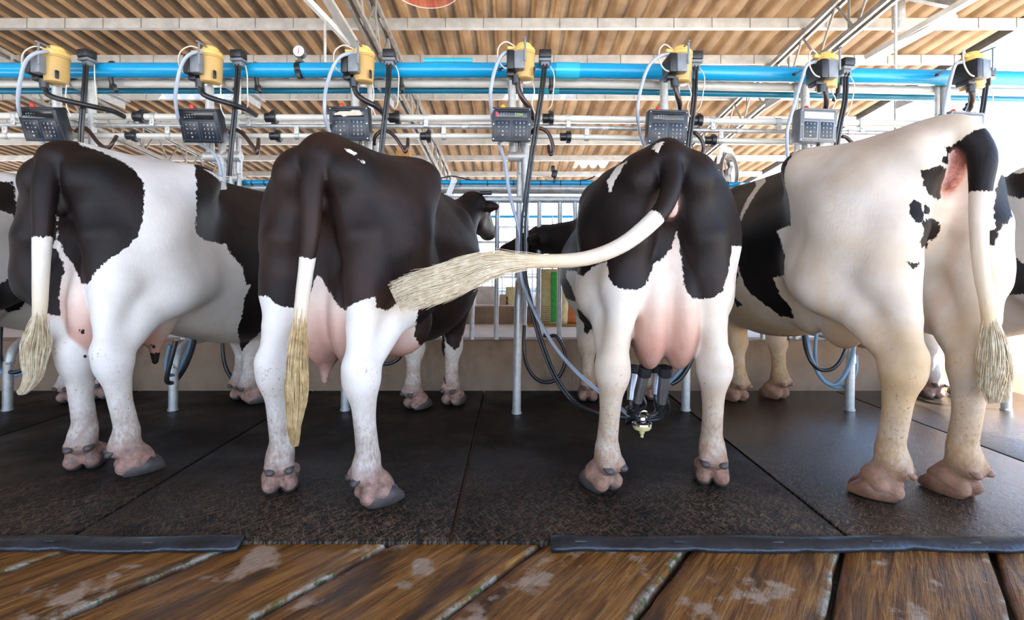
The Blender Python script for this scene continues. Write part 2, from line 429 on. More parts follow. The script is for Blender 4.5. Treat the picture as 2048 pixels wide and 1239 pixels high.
def surface_nets(fl):
    F = fl.F; N = np.array(F.shape); S = F < 0
    cnt = np.zeros(N - 1, np.int8)
    sh = [(i, j, k) for i in (0, 1) for j in (0, 1) for k in (0, 1)]
    for i, j, k in sh: cnt += S[i:N[0] - 1 + i, j:N[1] - 1 + j, k:N[2] - 1 + k]
    act = (cnt > 0) & (cnt < 8)
    idx = np.full(N - 1, -1, np.int32); C = np.argwhere(act); idx[act] = np.arange(len(C))
    corner = {s: F[C[:, 0] + s[0], C[:, 1] + s[1], C[:, 2] + s[2]] for s in sh}
    acc = np.zeros((len(C), 3), np.float32); num = np.zeros(len(C), np.float32)
    for a in sh:
        for ax in range(3):
            if a[ax]: continue
            b = list(a); b[ax] = 1; b = tuple(b)
            fa, fb = corner[a], corner[b]; m = (fa < 0) != (fb < 0)
            t = np.where(m, fa / np.where(m, fa - fb, 1), 0)
            p = np.array(a, np.float32)[None].repeat(len(C), 0); p[:, ax] = t
            acc[m] += p[m]; num += m
    V = fl.lo + fl.h * (C + acc / num[:, None])
    Q = []
    for ax in range(3):
        u, v = (ax + 1) % 3, (ax + 2) % 3
        A = np.moveaxis(S, ax, 0); e = A[:-1] != A[1:]
        e = np.moveaxis(e, 0, ax)
        E = np.argwhere(e)
        E = E[(E[:, u] > 0) & (E[:, v] > 0) & (E[:, u] < N[u] - 1) & (E[:, v] < N[v] - 1)]
        q = []
        for du, dv in ((1, 1), (0, 1), (0, 0), (1, 0)):
            T = E.copy(); T[:, u] -= du; T[:, v] -= dv; q.append(idx[T[:, 0], T[:, 1], T[:, 2]])
        q = np.stack(q, 1); f = S[E[:, 0], E[:, 1], E[:, 2]]
        q[~f] = q[~f][:, ::-1]
        Q.append(q)
    return V.astype(np.float32), np.concatenate(Q).astype(np.int32)
def mesh_from(V, Q, name):
    me = bpy.data.meshes.new(name); me.vertices.add(len(V)); me.vertices.foreach_set('co', V.ravel())
    me.loops.add(Q.size); me.loops.foreach_set('vertex_index', Q.ravel())
    me.polygons.add(len(Q)); me.polygons.foreach_set('loop_start', np.arange(0, Q.size, 4, dtype=np.int32))
    me.polygons.foreach_set('use_smooth', np.ones(len(Q), bool)); me.update(calc_edges=True); me.validate(); return me
def relax(V, Q, n=2, lam=.5):
    for _ in range(n):
        A = np.zeros_like(V); c = np.zeros(len(V), np.float32)
        for i in range(4):
            for j in ((i + 1) % 4, (i + 3) % 4):
                np.add.at(A, Q[:, i], V[Q[:, j]]); np.add.at(c, Q[:, i], 1)
        V = V + lam * (A / np.maximum(c, 1)[:, None] - V)
    return V
def fattr(me, name, val):
    a = me.attributes.new(name, 'FLOAT', 'POINT'); a.data.foreach_set('value', np.ascontiguousarray(val, np.float32))
def sstep(a, b, x):
    t = np.clip((x - a) / (b - a), 0, 1); return t * t * (3 - 2 * t)
def poly_sd(P, poly):
    """signed distance of 2D points to a closed polygon (negative inside)"""
    poly = np.array(poly, np.float32); d = np.full(len(P), 1e9, np.float32); ins = np.zeros(len(P), bool)
    for i in range(len(poly)):
        a, b = poly[i], poly[(i + 1) % len(poly)]; e = b - a; w = P - a
        t = np.clip((w @ e) / max(float(e @ e), 1e-12), 0, 1)
        d = np.minimum(d, ((w - t[:, None] * e) ** 2).sum(1))
        c = (a[1] > P[:, 1]) != (b[1] > P[:, 1])
        with np.errstate(divide='ignore', invalid='ignore'):
            xi = (b[0] - a[0]) * (P[:, 1] - a[1]) / (b[1] - a[1] + 1e-20) + a[0]
        ins ^= c & (P[:, 0] < xi)
    d = np.sqrt(d); return np.where(ins, -d, d)
def table(rows, y):
    """smooth interpolation of rows (y, v0, v1, ..) at y"""
    R = np.array(rows, np.float32); ys = np.linspace(R[0, 0], R[-1, 0], 160)
    out = []
    for c in range(1, R.shape[1]):
        m = np.gradient(R[:, c], R[:, 0])
        i = np.clip(np.searchsorted(R[:, 0], ys) - 1, 0, len(R) - 2); hh = R[i + 1, 0] - R[i, 0]; t = (ys - R[i, 0]) / hh
        v = (2 * t**3 - 3 * t**2 + 1) * R[i, c] + (t**3 - 2 * t**2 + t) * hh * m[i] + (-2 * t**3 + 3 * t**2) * R[i + 1, c] + (t**3 - t**2) * hh * m[i + 1]
        out.append(np.interp(y, ys, v).astype(np.float32))
    return out
# ------------------------------------------------------------------ cows
CLAW = {}
def claw_mesh(kind):
    """one foot's pair of claws (keratin) or its two dew claws, built once per kind"""
    if kind in CLAW: return CLAW[kind]
    h = .004
    if kind == 'hoof':
        f = Field((-.09, -.05, -.012), (.09, .17, .10), h)
        for s in (-1, 1):
            f.chain([(s * .033, .0, .026), (s * .036, .06, .034), (s * .030, .118, .012)], [.030, .033, .012], .0)
            f.ell((s * .034, .045, .03), (.034, .075, .045), .015)
        f.ell((0, .12, .04), (.006, .06, .08), .012, -1)
        # flat sole and the slope of the toe wall
        z = f.grid((slice(None),) * 3)[2]
        f.F = np.maximum(f.F, -(z - .001)).astype(np.float32)
        g = f.grid((slice(None),) * 3)
        f.F = np.maximum(f.F, (g[1] * .62 + g[2] * .78) - .100).astype(np.float32)
        f.F = np.maximum(f.F, (g[2] * .9 - g[1] * .43) - .048).astype(np.float32)
    else:
        f = Field((-.07, -.05, -.04), (.07, .05, .04), h)
        f.ell((0, .006, .004), (.023, .018, .017), 0); f.ell((.002, -.012, -.006), (.018, .012, .013), .012)
    V, Q = surface_nets(f); V = relax(V, Q, 1)
    CLAW[kind] = mesh_from(V, Q, kind); return CLAW[kind]

def torso_d(g, rows, sc, bend=0.0):
    X, Y, Z = g
    y = Y / sc
    zt, zb, w = (a.reshape(y.shape) * sc for a in table(rows, y.ravel()))
    zc, hh = (zt + zb) / 2, (zt - zb) / 2
    t = (Z - zc) / hh
    we = w * (1 - .40 * sstep(.05, 1.05, t)) * (1 - .12 * sstep(.2, 1.1, -t))
    n = ((np.abs(X) / we) ** 2.3 + np.abs(t) ** 2.3) ** (1 / 2.3)
    d = (n - 1) * np.minimum(w, hh)
    y0, y1 = rows[0][0] * sc, rows[-1][0] * sc
    return np.maximum(d, np.maximum(y0 - Y, Y - y1))

ROWS = [(-.02, 1.37, 1.12, .09), (.10, 1.42, .96, .18), (.30, 1.44, .80, .255), (.55, 1.45, .64, .315), (.85, 1.44, .53, .385),
        (1.12, 1.43, .475, .42), (1.42, 1.43, .51, .38), (1.65, 1.42, .62, .28), (1.85, 1.38, .78, .18)]

def cow_field(c, h):
    """c: dict of local-space measures; returns field and the distance parts needed for markings"""
    s = c.get('scale', 1.0)
    P = lambda *a: np.array(a, np.float32) * s
    lo = np.array((-.56, -.34, -.03)) * s; hi = np.array((.56, 2.05, 1.56)) * s
    for k in ('poll', 'muzzle'):
        if k in c: lo = np.minimum(lo, np.array(c[k]) - .3); hi = np.maximum(hi, np.array(c[k]) + .3)
    for p, r in c['tail']: lo = np.minimum(lo, np.array(p) - .09); hi = np.maximum(hi, np.array(p) + .09)
    lo[2] = -.03
    f = Field(lo, hi, h)
    full = (slice(None),) * 3
    rows = c.get('rows', ROWS)
    f.F = np.minimum(f.F, np.clip(torso_d(f.grid(full), rows, s), -1, .12)).astype(np.float32)
    wd = c.get('wide', 1.0)
    # pelvis
    f.cone(P(0, .0, 1.38), P(0, .62, 1.425), .05 * s, .05 * s, .12)
    f.cone(P(0, .55, 1.40), P(0, 1.7, 1.40), .05 * s, .06 * s, .10)
    for sd in (-1, 1):
        hk = P(sd * .235 * wd, .50, c.get('hookz', 1.33)); pin = P(sd * .105, .0, 1.29); th = P(sd * .235 * wd, .22, 1.12)
        f.ell(hk, P(.055, .10, .055), .17)
        f.ell(pin, P(.05, .06, .07), .07)
        f.cone(P(sd * .09, .10, 1.33), P(sd * .15, .50, c.get('hookz', 1.33) + .015), .085 * s, .09 * s, .12)
        f.cone(hk, th, .06 * s, .085 * s, .20)
        f.cone(pin, th, .05 * s, .08 * s, .16)
        f.ell(P(sd * .205 * wd, .24, 1.03), P(.112 * wd, .25, .33), .12)
        # rear muscle curtain
        f.chain([pin + P(0, .03, -.05), P(sd * .158 * wd, .02, 1.05), P(sd * .195 * wd, .05, .84)], [.07 * s, .096 * s, .09 * s], .05)
        # flank hollow
        f.ell(P(sd * .40, .74, 1.30), P(.13, .20, .075), .10, -1)
        # shoulder
        f.ell(P(sd * .20, 1.52, 1.05), P(.10, .19, .30), .10)
    f.ell(P(0, 1.60, .86), P(.20, .24, .24), .10)
    # channel under the tail
    f.chain([P(0, -.105, 1.33), P(0, -.075, 1.10), P(0, -.055, .86)], [.038 * s, .045 * s, .07 * s], .06, -1)
    dleg = {}
    for key, sd in (('HL', -1), ('HR', 1)):
        fx, fy = c[key][:2]; kx, ky = c.get(key + 'k', (0, 0))
        tx = math.sin(c.get(key + 't', 0)); 
        st = P(sd * (.255 - c.get(key + 's', 0)) * wd, .40, .86)
        hock = np.array((fx * .8 + sd * .035 * s + kx, fy - .045 * s + ky, .525 * s), np.float32)
        fet = np.array((fx, fy + .005, .135 * s), np.float32)
        lf = c.get('leg', 1.0)
        f.ell(st, P(.10, .15, .15), .12)
        f.cone(P(sd * .20 * wd, .20, 1.0), (st + P(0, -.12, -.06)), .15 * s, .112 * s, .08)
        mid = hock * .45 + (st + P(-sd * .045, -.14, 0)) * .55; mid[2] = .70 * s
        f.chain([st + P(-sd * .03, -.10, -.03), mid, hock + P(0, .015, .02)], [.125 * s, .094 * s * lf, .060 * s * lf], .06)
        f.chain([P(sd * .17 * wd, .03, .88), (P(sd * .17 * wd, .0, .80) * .4 + hock * .6) + np.array((0, -.01, .06), np.float32), hock + P(0, -.040, .05)], [.08 * s, .055 * s * lf, .034 * s], .06)
        f.ell(hock + P(0, -.012, -.015), P(.060 * lf, .068, .085), .05)
        f.ell(hock + P(0, -.055, .035), P(.030, .026, .034), .04)
        f.chain([hock + P(0, .015, -.04), hock * .5 + fet * .5 + P(0, .008, .0), fet + P(0, .01, .06)], [.056 * s * lf, .041 * s * lf, .044 * s * lf], .05)
        f.cone(hock + P(0, -.026, -.05), fet + P(0, -.014, .05), .024 * s, .021 * s, .03)
        foot(f, fet, fx, fy, s, c.get(key + 't', 0), lf)
    for key, sd in (('FL', -1), ('FR', 1)):
        fx, fy = c[key][:2]
        el = P(sd * .17, 1.50, .80); el[1] = fy + .06 * s if 'front_y' in c else el[1]
        kn = np.array((fx, fy + .035 * s, .40 * s), np.float32); fet = np.array((fx, fy + .005, .135 * s), np.float32)
        f.chain([el, el * .5 + kn * .5 + P(0, .02, .02), kn], [.125 * s, .088 * s, .062 * s], .09)
        f.ell(kn, P(.062, .068, .075), .04)
        f.chain([kn, kn * .45 + fet * .55, fet], [.052 * s, .044 * s, .050 * s], .04)
        foot(f, fet, fx, fy, s, c.get(key + 't', 0), .92)
    # udder with rear cleft, front quarters and teats
    u = c.get('udder', {}); uz = u.get('z', .74); uw = u.get('w', .17); ub = u.get('h', .19); uy = u.get('y', .26); ux = u.get('x', 0)
    parts = []
    ul = np.array((ux, 0, 0), np.float32)
    for sd in (-1, 1):
        parts.append(('e', P(sd * uw * .5, uy - .08, uz) + ul, P(uw * .66, .18, ub)))
        parts.append(('e', P(sd * uw * .52, uy + .16, uz + .02) + ul, P(uw * .66, .18, ub * .9)))
        parts.append(('c', P(sd * .018, .055, 1.07) + ul * .3, P(sd * uw * .45, uy - .14, uz + .05) + ul, .035 * s, uw * .62 * s))
        if u.get('teats', True):
            zb = uz - ub
            c['_teats'] = []
            for ty in (uy - .10, uy + .19):
                dz = .015 if ty > uy else 0
                c['_teats'].append((P(sd * uw * .50, ty, zb + .03 + dz) + ul, P(sd * uw * .52, ty, zb - .055 + dz) + ul))
                parts.append(('c', P(sd * uw * .50, ty, zb + .04 + dz) + ul, P(sd * uw * .52, ty, zb - .055 + dz) + ul, .030 * s, .0155 * s))
    for e_ in u.get('front', []): parts.append(('e', P(*e_[0]), P(*e_[1])))
    ud = None
    g = f.grid(full)
    sl = f.sub(P(-.34, -.25, .3) + ul, P(.34, .75, 1.15) + ul); g = f.grid(sl)
    for q in parts:
        d = ell_d(g, q[1], q[2]) if q[0] == 'e' else cone_d(g, q[1], q[2], q[3], q[4])
        ud = d if ud is None else smin(ud, d, u.get('soft', .035) * s)
    f.put(sl, ud, .028)
    c['_ud'] = (parts, u.get('soft', .035) * s)
    # vulva and anus
    v = c.get('vulva', (0, -.045, 1.185)); f.ell(P(*v), P(.028, .016, .055), .04); f.ell(P(v[0], v[1] + .008, v[2] + .115), P(.03, .018, .03), .04)
    # neck and head
    if c.get('head', True):
        wth = P(0, 1.62, 1.22); poll = np.array(c.get('poll', P(0, 2.32, 1.28)), np.float32); muz = np.array(c.get('muzzle', P(0, 2.62, .98)), np.float32)
        f.chain([wth, wth * .5 + poll * .5 + P(0, .03, -.03), poll], [.20 * s, .145 * s, .105 * s], .10)
        f.cone(P(0, 1.70, .98), poll * .6 + wth * .4 + P(0, 0, -.12), .16 * s, .09 * s, .12)
        ax = muz - poll; L = np.linalg.norm(ax); ax /= L
        side = np.cross(ax, np.array((0, 0, 1), np.float32)); side /= np.linalg.norm(side); up = np.cross(side, ax)
        f.chain([poll, poll + ax * L * .45 + up * .01, muz], [.112 * s, .092 * s, .068 * s], .03)
        f.cone(poll + ax * .12 - up * .08, muz - up * .03, .075 * s, .045 * s, .03)
        f.ell(muz + ax * .02, P(.075, .075, .065), .03)
        for sd in (-1, 1):
            e0 = poll + side * sd * .09 * s + up * .015; e1 = e0 + side * sd * .105 * s - ax * .02 + np.array((0, 0, -.035), np.float32)
            f.chain([e0, e0 * .5 + e1 * .5 + up * -.01, e1], [.024 * s, .046 * s, .026 * s], .02)
            f.ell(poll + ax * L * .30 + side * sd * .085 * s + up * .03, P(.03, .03, .03), .03)
    # tail
    tp = [np.array(p, np.float32) for p, r in c['tail']]; tr = [r for p, r in c['tail']]
    a, b = smooth_path([Vector(p) for p in tp], tr, 4)
    tp2, tr2 = [np.array(p, np.float32) for p in a], b
    f.chain(tp2[:9], tr2[:9], .05, soft=0); f.chain(tp2[8:], tr2[8:], .012, soft=0)
    c['_tail'] = (tp2, tr2)
    g = f.grid(full)[2]
    f.F = np.maximum(f.F, -(g - .002)).astype(np.float32)
    return f

def foot(f, fet, fx, fy, s, turn, lf=1.0):
    ca, sa = math.cos(turn), math.sin(turn)
    R = lambda x, y, z: np.array((fx + (x * ca - y * sa) * s, fy + (x * sa + y * ca) * s, z * s), np.float32)
    f.ell(R(0, .0, .150), np.array((.052 * lf, .056, .055), np.float32) * s, .035)
    f.cone(R(0, -.008, .12), R(0, .05, .075), .050 * s * lf, .050 * s, .03)
    for sd in (-1, 1):
        f.ell(R(sd * .035, -.005, .042), np.array((.033, .036, .033), np.float32) * s, .018)       # heel bulbs
        f.ell(R(sd * .034, .06, .06), np.array((.034, .06, .035), np.float32) * s, .02)          # coronet
        f.ell(R(sd * .036, -.042, .118), np.array((.022, .022, .024), np.float32) * s, .02)        # dew claw root
    f.ell(R(0, -.045, .035), np.array((.006, .03, .04), np.float32) * s, .018, -1)

def build_cow(name, c, h=.010):
    f = cow_field(c, h)
    V, Q = surface_nets(f); V = relax(V, Q, 1, .45)
    me = mesh_from(V, Q, 'cow_body')
    o = link(name, me, M['coat'])
    o.location = (c['loc'][0], c['loc'][1], 0); o.rotation_euler = (0, 0, c.get('yaw', 0))
    cow_marks(me, V, c)
    # hooves
    s = c.get('scale', 1.0)
    for key in ('HL', 'HR', 'FL', 'FR'):
        fx, fy = c[key][:2]; t = c.get(key + 't', 0)
        hf = link('hoof', claw_mesh('hoof'), None, o); hf.location = (fx, fy, 0); hf.rotation_euler = (0, 0, t); hf.scale = (s * 1.04,) * 3
        hf.location = (fx - math.sin(t) * .012, fy + math.cos(t) * .012, 0)
        for sd in (-1, 1):
            dc = link('dewclaw', claw_mesh('dewclaw'), None, o); dc.scale = (s,) * 3
            dc.location = (fx + (sd * .035 * math.cos(t) + math.sin(t) * .05) * s, fy + (sd * .035 * math.sin(t) - math.cos(t) * .05) * s, .114 * s); dc.rotation_euler = (0, 0, t)
            if not dc.data.materials: dc.data.materials.append(M['hoof'])
            if c.get('hoof'): dc.material_slots[0].link = 'OBJECT'; dc.material_slots[0].material = M[c['hoof']]
        if not hf.data.materials: hf.data.materials.append(M['hoof'])
        if c.get('hoof'): hf.material_slots[0].link = 'OBJECT'; hf.material_slots[0].material = M[c['hoof']]
    return o

def cow_marks(me, V, c):
    """markings stored on the hide itself: signed distance to the nearest black patch, pink skin, soiling"""
    d0 = np.array(c.get('dir', (0, 1, 0)), np.float32); d0 /= np.linalg.norm(d0)
    ux = np.cross(d0, (0, 0, 1)); ux /= np.linalg.norm(ux); uz = np.cross(ux, d0)
    P2 = np.stack([V @ ux, V @ uz], 1).astype(np.float32)
    sd = np.full(len(V), .5, np.float32)
    for pt in c.get('patches', []):
        q = poly_sd(P2, pt['p'])
        if 'y' in pt:
            q = np.maximum(q, np.maximum(pt['y'][0] - V[:, 1], V[:, 1] - pt['y'][1]))
        if 'z' in pt:
            q = np.maximum(q, np.maximum(pt['z'][0] - V[:, 2], V[:, 2] - pt['z'][1]))
        sd = np.minimum(sd, q) if pt.get('s', 1) > 0 else np.maximum(sd, -q)
    # tail has its own colouring along its length
    tp, tr = c['_tail']
    g = (V[:, 0], V[:, 1], V[:, 2]); dt = np.full(len(V), 1e3, np.float32); arc = np.zeros(len(V), np.float32); L = 0
    for i in range(len(tp) - 1):
        ab = tp[i + 1] - tp[i]; l = float(np.linalg.norm(ab)); t = np.clip(((V - tp[i]) @ ab) / (l * l), 0, 1)
        d = np.linalg.norm(V - tp[i] - t[:, None] * ab, axis=1) - (tr[i] * (1 - t) + tr[i + 1] * t)
        m = d < dt; dt[m] = d[m]; arc[m] = L + t[m] * l; L += l
    bt = c.get('tail_black')
    on = (dt < .012) & (arc > c.get('tail_from', .12))
    if bt is not None:
        q = np.maximum(bt[0] - arc, arc - bt[1]); sd = np.where(on, q, sd)
    # pink
    parts, soft = c['_ud']; ud = None
    for q in parts:
        d = ell_d(g, q[1], q[2]) if q[0] == 'e' else cone_d(g, q[1], q[2], q[3], q[4])
        ud = d if ud is None else smin(ud, d, soft)
    pink = sstep(.014, .003, ud) * c.get('pinkk', 1.0)
    zlow = sstep(1.02, .62, V[:, 2]) * .75 + .25
    pink = pink * zlow * np.where(V[:, 1] > .30, 1 - (1 - sstep(.70, .46, V[:, 2])) * sstep(.30, .40, V[:, 1]) * .8, 1)
    v = np.array(c.get('vulva', (0, -.045, 1.185))) * c.get('scale', 1)
    dv = np.linalg.norm((V - v) * np.array((1.0, .8, .42)), axis=1)
    vul = sstep(c.get('vulva_r', .042), c.get('vulva_r', .042) * .5, dv) * (V[:, 1] < .06) * c.get('vulva_k', 0.0)
    sd = np.where((vul > .3) & ~on, np.maximum(sd, (vul - .3) * .06), sd)
    for pl, r in c.get('skinlines', []):
        pl = np.array(pl, np.float32); dl = np.full(len(V), 9, np.float32)
        for i in range(len(pl) - 1):
            ab = pl[i + 1] - pl[i]; t = np.clip(((V - pl[i]) @ ab) / float(ab @ ab), 0, 1)
            dl = np.minimum(dl, np.linalg.norm(V - pl[i] - t[:, None] * ab, axis=1))
        pink = np.maximum(pink, np.where(on, 0, sstep(r * 1.4, r * .2, dl) * .5))
    z = V[:, 2]
    dirt = np.clip(sstep(.60, .16, z), 0, 1) * c.get('dirt', .6)
    feet = sstep(.21, .08, z)
    for a, b in c.get('_teats', []):
        ab = b - a; t = ((V - a) @ ab) / float(ab @ ab); dtt = np.linalg.norm(V - a - np.clip(t, 0, 1)[:, None] * ab, axis=1)
        sd = np.where(dtt < .034, np.minimum(sd, (.45 - t) * .06), sd)
    fattr(me, 'black', sd); fattr(me, 'pink', np.maximum(pink, 0)); fattr(me, 'vulva', vul)
    fattr(me, 'dirt', dirt); fattr(me, 'feet', feet); fattr(me, 'low', sstep(.85, .52, z)); fattr(me, 'leggy', sstep(.70, .5, z)); fattr(me, 'tone', np.full(len(V), c.get('tone', .3), np.float32))
    fattr(me, 'yellow', c.get('yellow', .2) * (.52 + .48 * sstep(1.15, .45, z)))
    fattr(me, 'taily', np.where(on, sstep(L * c.get('tail_yel', .5), L, arc), 0))
# ------------------------------------------------------------------ the six cows
def cow_spec(loc, yaw, feet, tail, **kw):
    """feet: floor points in the barn, tail: (barn point, radius) list, turned into the cow's own frame"""
    W = Matrix.Translation((loc[0], loc[1], 0)) @ Matrix.Rotation(yaw, 4, 'Z'); I = W.inverted()
    c = dict(loc=loc, yaw=yaw, **kw); s = c.get('scale', 1.0)
    for k, p in feet.items(): c[k] = tuple(I @ p)[:2]
    c['tail'] = [((0, .14 * s, 1.40 * s), .05 * s), ((0, .03 * s, 1.425 * s), .046 * s)] + [(tuple(I @ Vector(p)), r) for p, r in tail]
    for k in ('poll', 'muzzle'):
        if k in c: c[k] = tuple(I @ Vector(c[k]))
    return c
SPECS = {}
SPECS['one'] = cow_spec((-2.0, 2.25), -.09,
    dict(HL=onfloor(165, 938), HR=onfloor(250, 948), FL=Vector((-1.93, 3.55, 0)), FR=onfloor(497, 806)),
    [(at(108, 312, 2.21), .05), (at(90, 372, 2.16), .046), (at(86, 450, 2.14), .036), (at(82, 540, 2.13), .030), (at(80, 610, 2.12), .026), (at(76, 680, 2.11), .020)],
    scale=1.02, HRt=-.75, FRt=-.7, HLt=.5, HLk=(.06, 0), HLs=.085, rows=[(r[0], r[1], r[2] - (.055 if .3 < r[0] < 1.6 else 0), r[3]) for r in ROWS], udder=dict(z=.73, w=.135, h=.26, y=.20, x=.01), tail_black=(0, .575), tone=.35, dirt=.85)
SPECS['two'] = cow_spec((-.755, 1.99), -.135,
    dict(HL=onfloor(560, 985), HR=onfloor(733, 1008), FL=onfloor(825, 818), FR=onfloor(902, 810)),
    [(at(634, 312, 1.93), .05), (at(624, 380, 1.885), .042), (at(622, 460, 1.875), .034), (at(612, 540, 1.87), .028), (at(602, 620, 1.865), .026), (at(594, 700, 1.86), .024), (at(592, 760, 1.86), .018)],
    scale=1.0, rows=[(r[0], r[1], r[2], r[3] * (.93 if r[0] > .5 else 1)) for r in ROWS], HRt=-.85, HLt=.5, FLt=-.5, tail_yel=.35, udder=dict(z=.74, w=.125, h=.235, y=.24, front=[((.13, .48, .68), (.17, .16, .18))]), FRt=-.2, tail_black=(0, .63), tone=.75, dirt=.95, poll=at(945, 412, 3.9), muzzle=at(975, 462, 4.25))
SPECS['three'] = cow_spec((.65, 2.08), -.07,
    dict(HL=onfloor(1215, 982), HR=onfloor(1425, 970), FL=onfloor(1176, 802), FR=onfloor(1292, 799)),
    [(at(1336, 318, 2.03), .048), (at(1344, 360, 1.98), .042), (at(1330, 410, 1.94), .036), (at(1296, 450, 1.92), .034), (at(1240, 492, 1.91), .031), (at(1170, 517, 1.92), .029), (at(1090, 522, 1.91), .028), (at(1010, 520, 1.90), .026)],
    scale=1.0, wide=.94, hookz=1.25, HLt=.55, HRt=-.2, vulva_k=.5, udder=dict(z=.74, w=.125, h=.255, y=.2, x=.005, teats=False), tail_black=(0, .50), tone=.35, dirt=.95, yellow=.65, poll=at(1085, 478, 3.95), muzzle=at(1018, 503, 4.15))
SPECS['four'] = cow_spec((1.745, 2.02), .02,
    dict(HL=onfloor(1785, 996), HR=onfloor(1930, 994), FL=onfloor(1478, 802), FR=onfloor(1560, 797)),
    [(at(1925, 262, 1.95), .055), (at(1962, 310, 1.90), .048), (at(1962, 370, 1.88), .036), (at(1958, 440, 1.87), .030), (at(1962, 530, 1.865), .026), (at(1975, 610, 1.86), .024), (at(1982, 690, 1.86), .02)],
    scale=1.05, HRk=(-.03, 0), HLt=.9, HRt=.3, FLt=.3, FRt=.4, tail_black=(.27, .50), vulva_k=1.0, vulva=(-.008, -.045, 1.24), vulva_r=.058, tone=.1, dirt=1.0, yellow=1.0, pinkk=.3, hoof='hoof_brown', leg=1.06,
    udder=dict(z=.70, w=.10, h=.19, y=.50, x=-.06, teats=False))
SPECS['far_left'] = cow_spec((-3.1, 2.35), -.03,
    dict(HL=Vector((-3.3, 2.4, 0)), HR=Vector((-2.95, 2.4, 0)), FL=onfloor(135, 806), FR=onfloor(197, 798)),
    [(Vector((-3.1, 2.22, 1.35)), .04), (Vector((-3.1, 2.2, 1.0)), .03), (Vector((-3.1, 2.2, .7)), .02)], scale=1.0, tail_black=(0, .3))
SPECS['far_right'] = cow_spec((2.95, 2.1), .03,
    dict(HL=Vector((2.78, 2.1, 0)), HR=Vector((3.12, 2.1, 0)), FL=onfloor(1868, 797), FR=Vector((3.3, 3.6, 0))),
    [(Vector((2.95, 1.97, 1.35)), .04), (Vector((2.95, 1.95, 1.0)), .03), (Vector((2.95, 1.95, .7)), .02)], scale=1.0, tail_black=(0, .3))
# markings of each hide, as outlines on the animal seen square-on along its own "dir"
SPECS['one']['dir'] = (-0.5953, 0.8035, 0.0)
SPECS['one']['patches'] = [
    {'y':(-1,1.0),'p':[(0.04,1.487),(0.105,1.471),(0.164,1.443),(0.214,1.417),(0.251,1.379),(0.279,1.335),(0.29,1.28),(0.289,1.204),(0.284,1.142),(0.269,1.079),(0.237,1.026),(0.191,0.985),(0.145,0.94),(0.116,0.901),(0.095,0.856),(0.066,0.864),(0.049,0.895),(0.03,0.935),(-0.0,0.976),(-0.024,1.018),(-0.042,1.058),(-0.042,1.118),(-0.024,1.189),(-0.041,1.2),(-0.04,1.089),(-0.058,1.027),(-0.027,0.976),(-0.008,0.915),(-0.018,0.895),(-0.025,0.815),(-0.021,0.715),(-0.054,0.722),(-0.084,0.759),(-0.559,0.651),(-0.642,0.852),(-0.667,1.126),(-0.6,1.456),(-0.505,1.629),(-0.336,1.734),(-0.28,1.765)]},
    {'p':[(0.44,1.869),(0.49,1.359),(0.489,1.237),(0.487,1.109),(0.52,1.08),(0.561,1.074),(0.627,1.065),(0.65,1.017),(0.71,0.94),(0.735,0.833),(0.761,0.832),(0.725,0.751),(0.722,0.666),(0.697,0.547),(0.711,0.493),(0.737,0.362),(0.764,0.413),(0.824,0.488),(0.884,0.586),(0.987,0.636),(1.262,1.938),(1.091,1.872),(0.687,1.848)]},
    {'s':-1,'p':[(0.524,1.462),(0.583,1.453),(0.639,1.505),(0.641,1.429),(0.599,1.409)]},
    {'p':[(0.058,0.659),(0.073,0.656),(0.073,0.636),(0.06,0.636)]},
    {'p':[(0.065,0.544),(0.08,0.541),(0.08,0.529),(0.066,0.532)]},
    {'p':[(0.289,0.538),(0.308,0.531),(0.307,0.506),(0.29,0.511)]},
    {'p':[(0.316,0.48),(0.334,0.479),(0.328,0.443),(0.314,0.456)]},
]
SPECS['two']['dir'] = (-0.3443, 0.9389, 0.0)
SPECS['two']['patches'] = [
    {'y':(-1,1.85),'p':[(-0.179,1.77),(-0.341,1.684),(-0.531,1.495),(-0.65,1.139),(-0.246,0.817),(-0.202,0.819),(-0.176,0.792),(-0.144,0.774),(-0.08,0.766),(-0.062,0.824),(-0.045,0.835),(-0.028,0.899),(-0.011,0.897),(0.01,0.857),(0.041,0.817),(0.065,0.783),(0.1,0.76),(0.123,0.796),(0.206,0.817),(0.214,0.777),(0.247,0.76),(0.27,0.769),(0.294,0.794),(0.326,0.815),(0.368,0.816),(0.381,0.766),(0.369,0.701),(0.367,0.608),(0.386,0.577),(0.595,0.157),(0.592,0.485),(0.601,0.432),(0.656,0.383),(0.687,0.4),(0.723,0.493),(1.094,0.422),(1.229,0.724),(1.302,1.199),(1.176,1.692),(0.73,1.723),(0.36,1.836),(0.033,1.807)]},
    {'y':(1.6,9),'z':(0.75,9),'p':[(-9,-9),(9,-9),(9,9),(-9,9)]},
    {'s':-1,'y':(-1,1.5),'p':[(0.097,1.39),(0.138,1.369),(0.136,1.357),(0.097,1.378)]},
    {'s':-1,'y':(-1,1.5),'p':[(0.145,1.35),(0.172,1.337),(0.168,1.33),(0.142,1.341)]},
]
SPECS['three']['dir'] = (0.1643, 0.9864, 0.0)
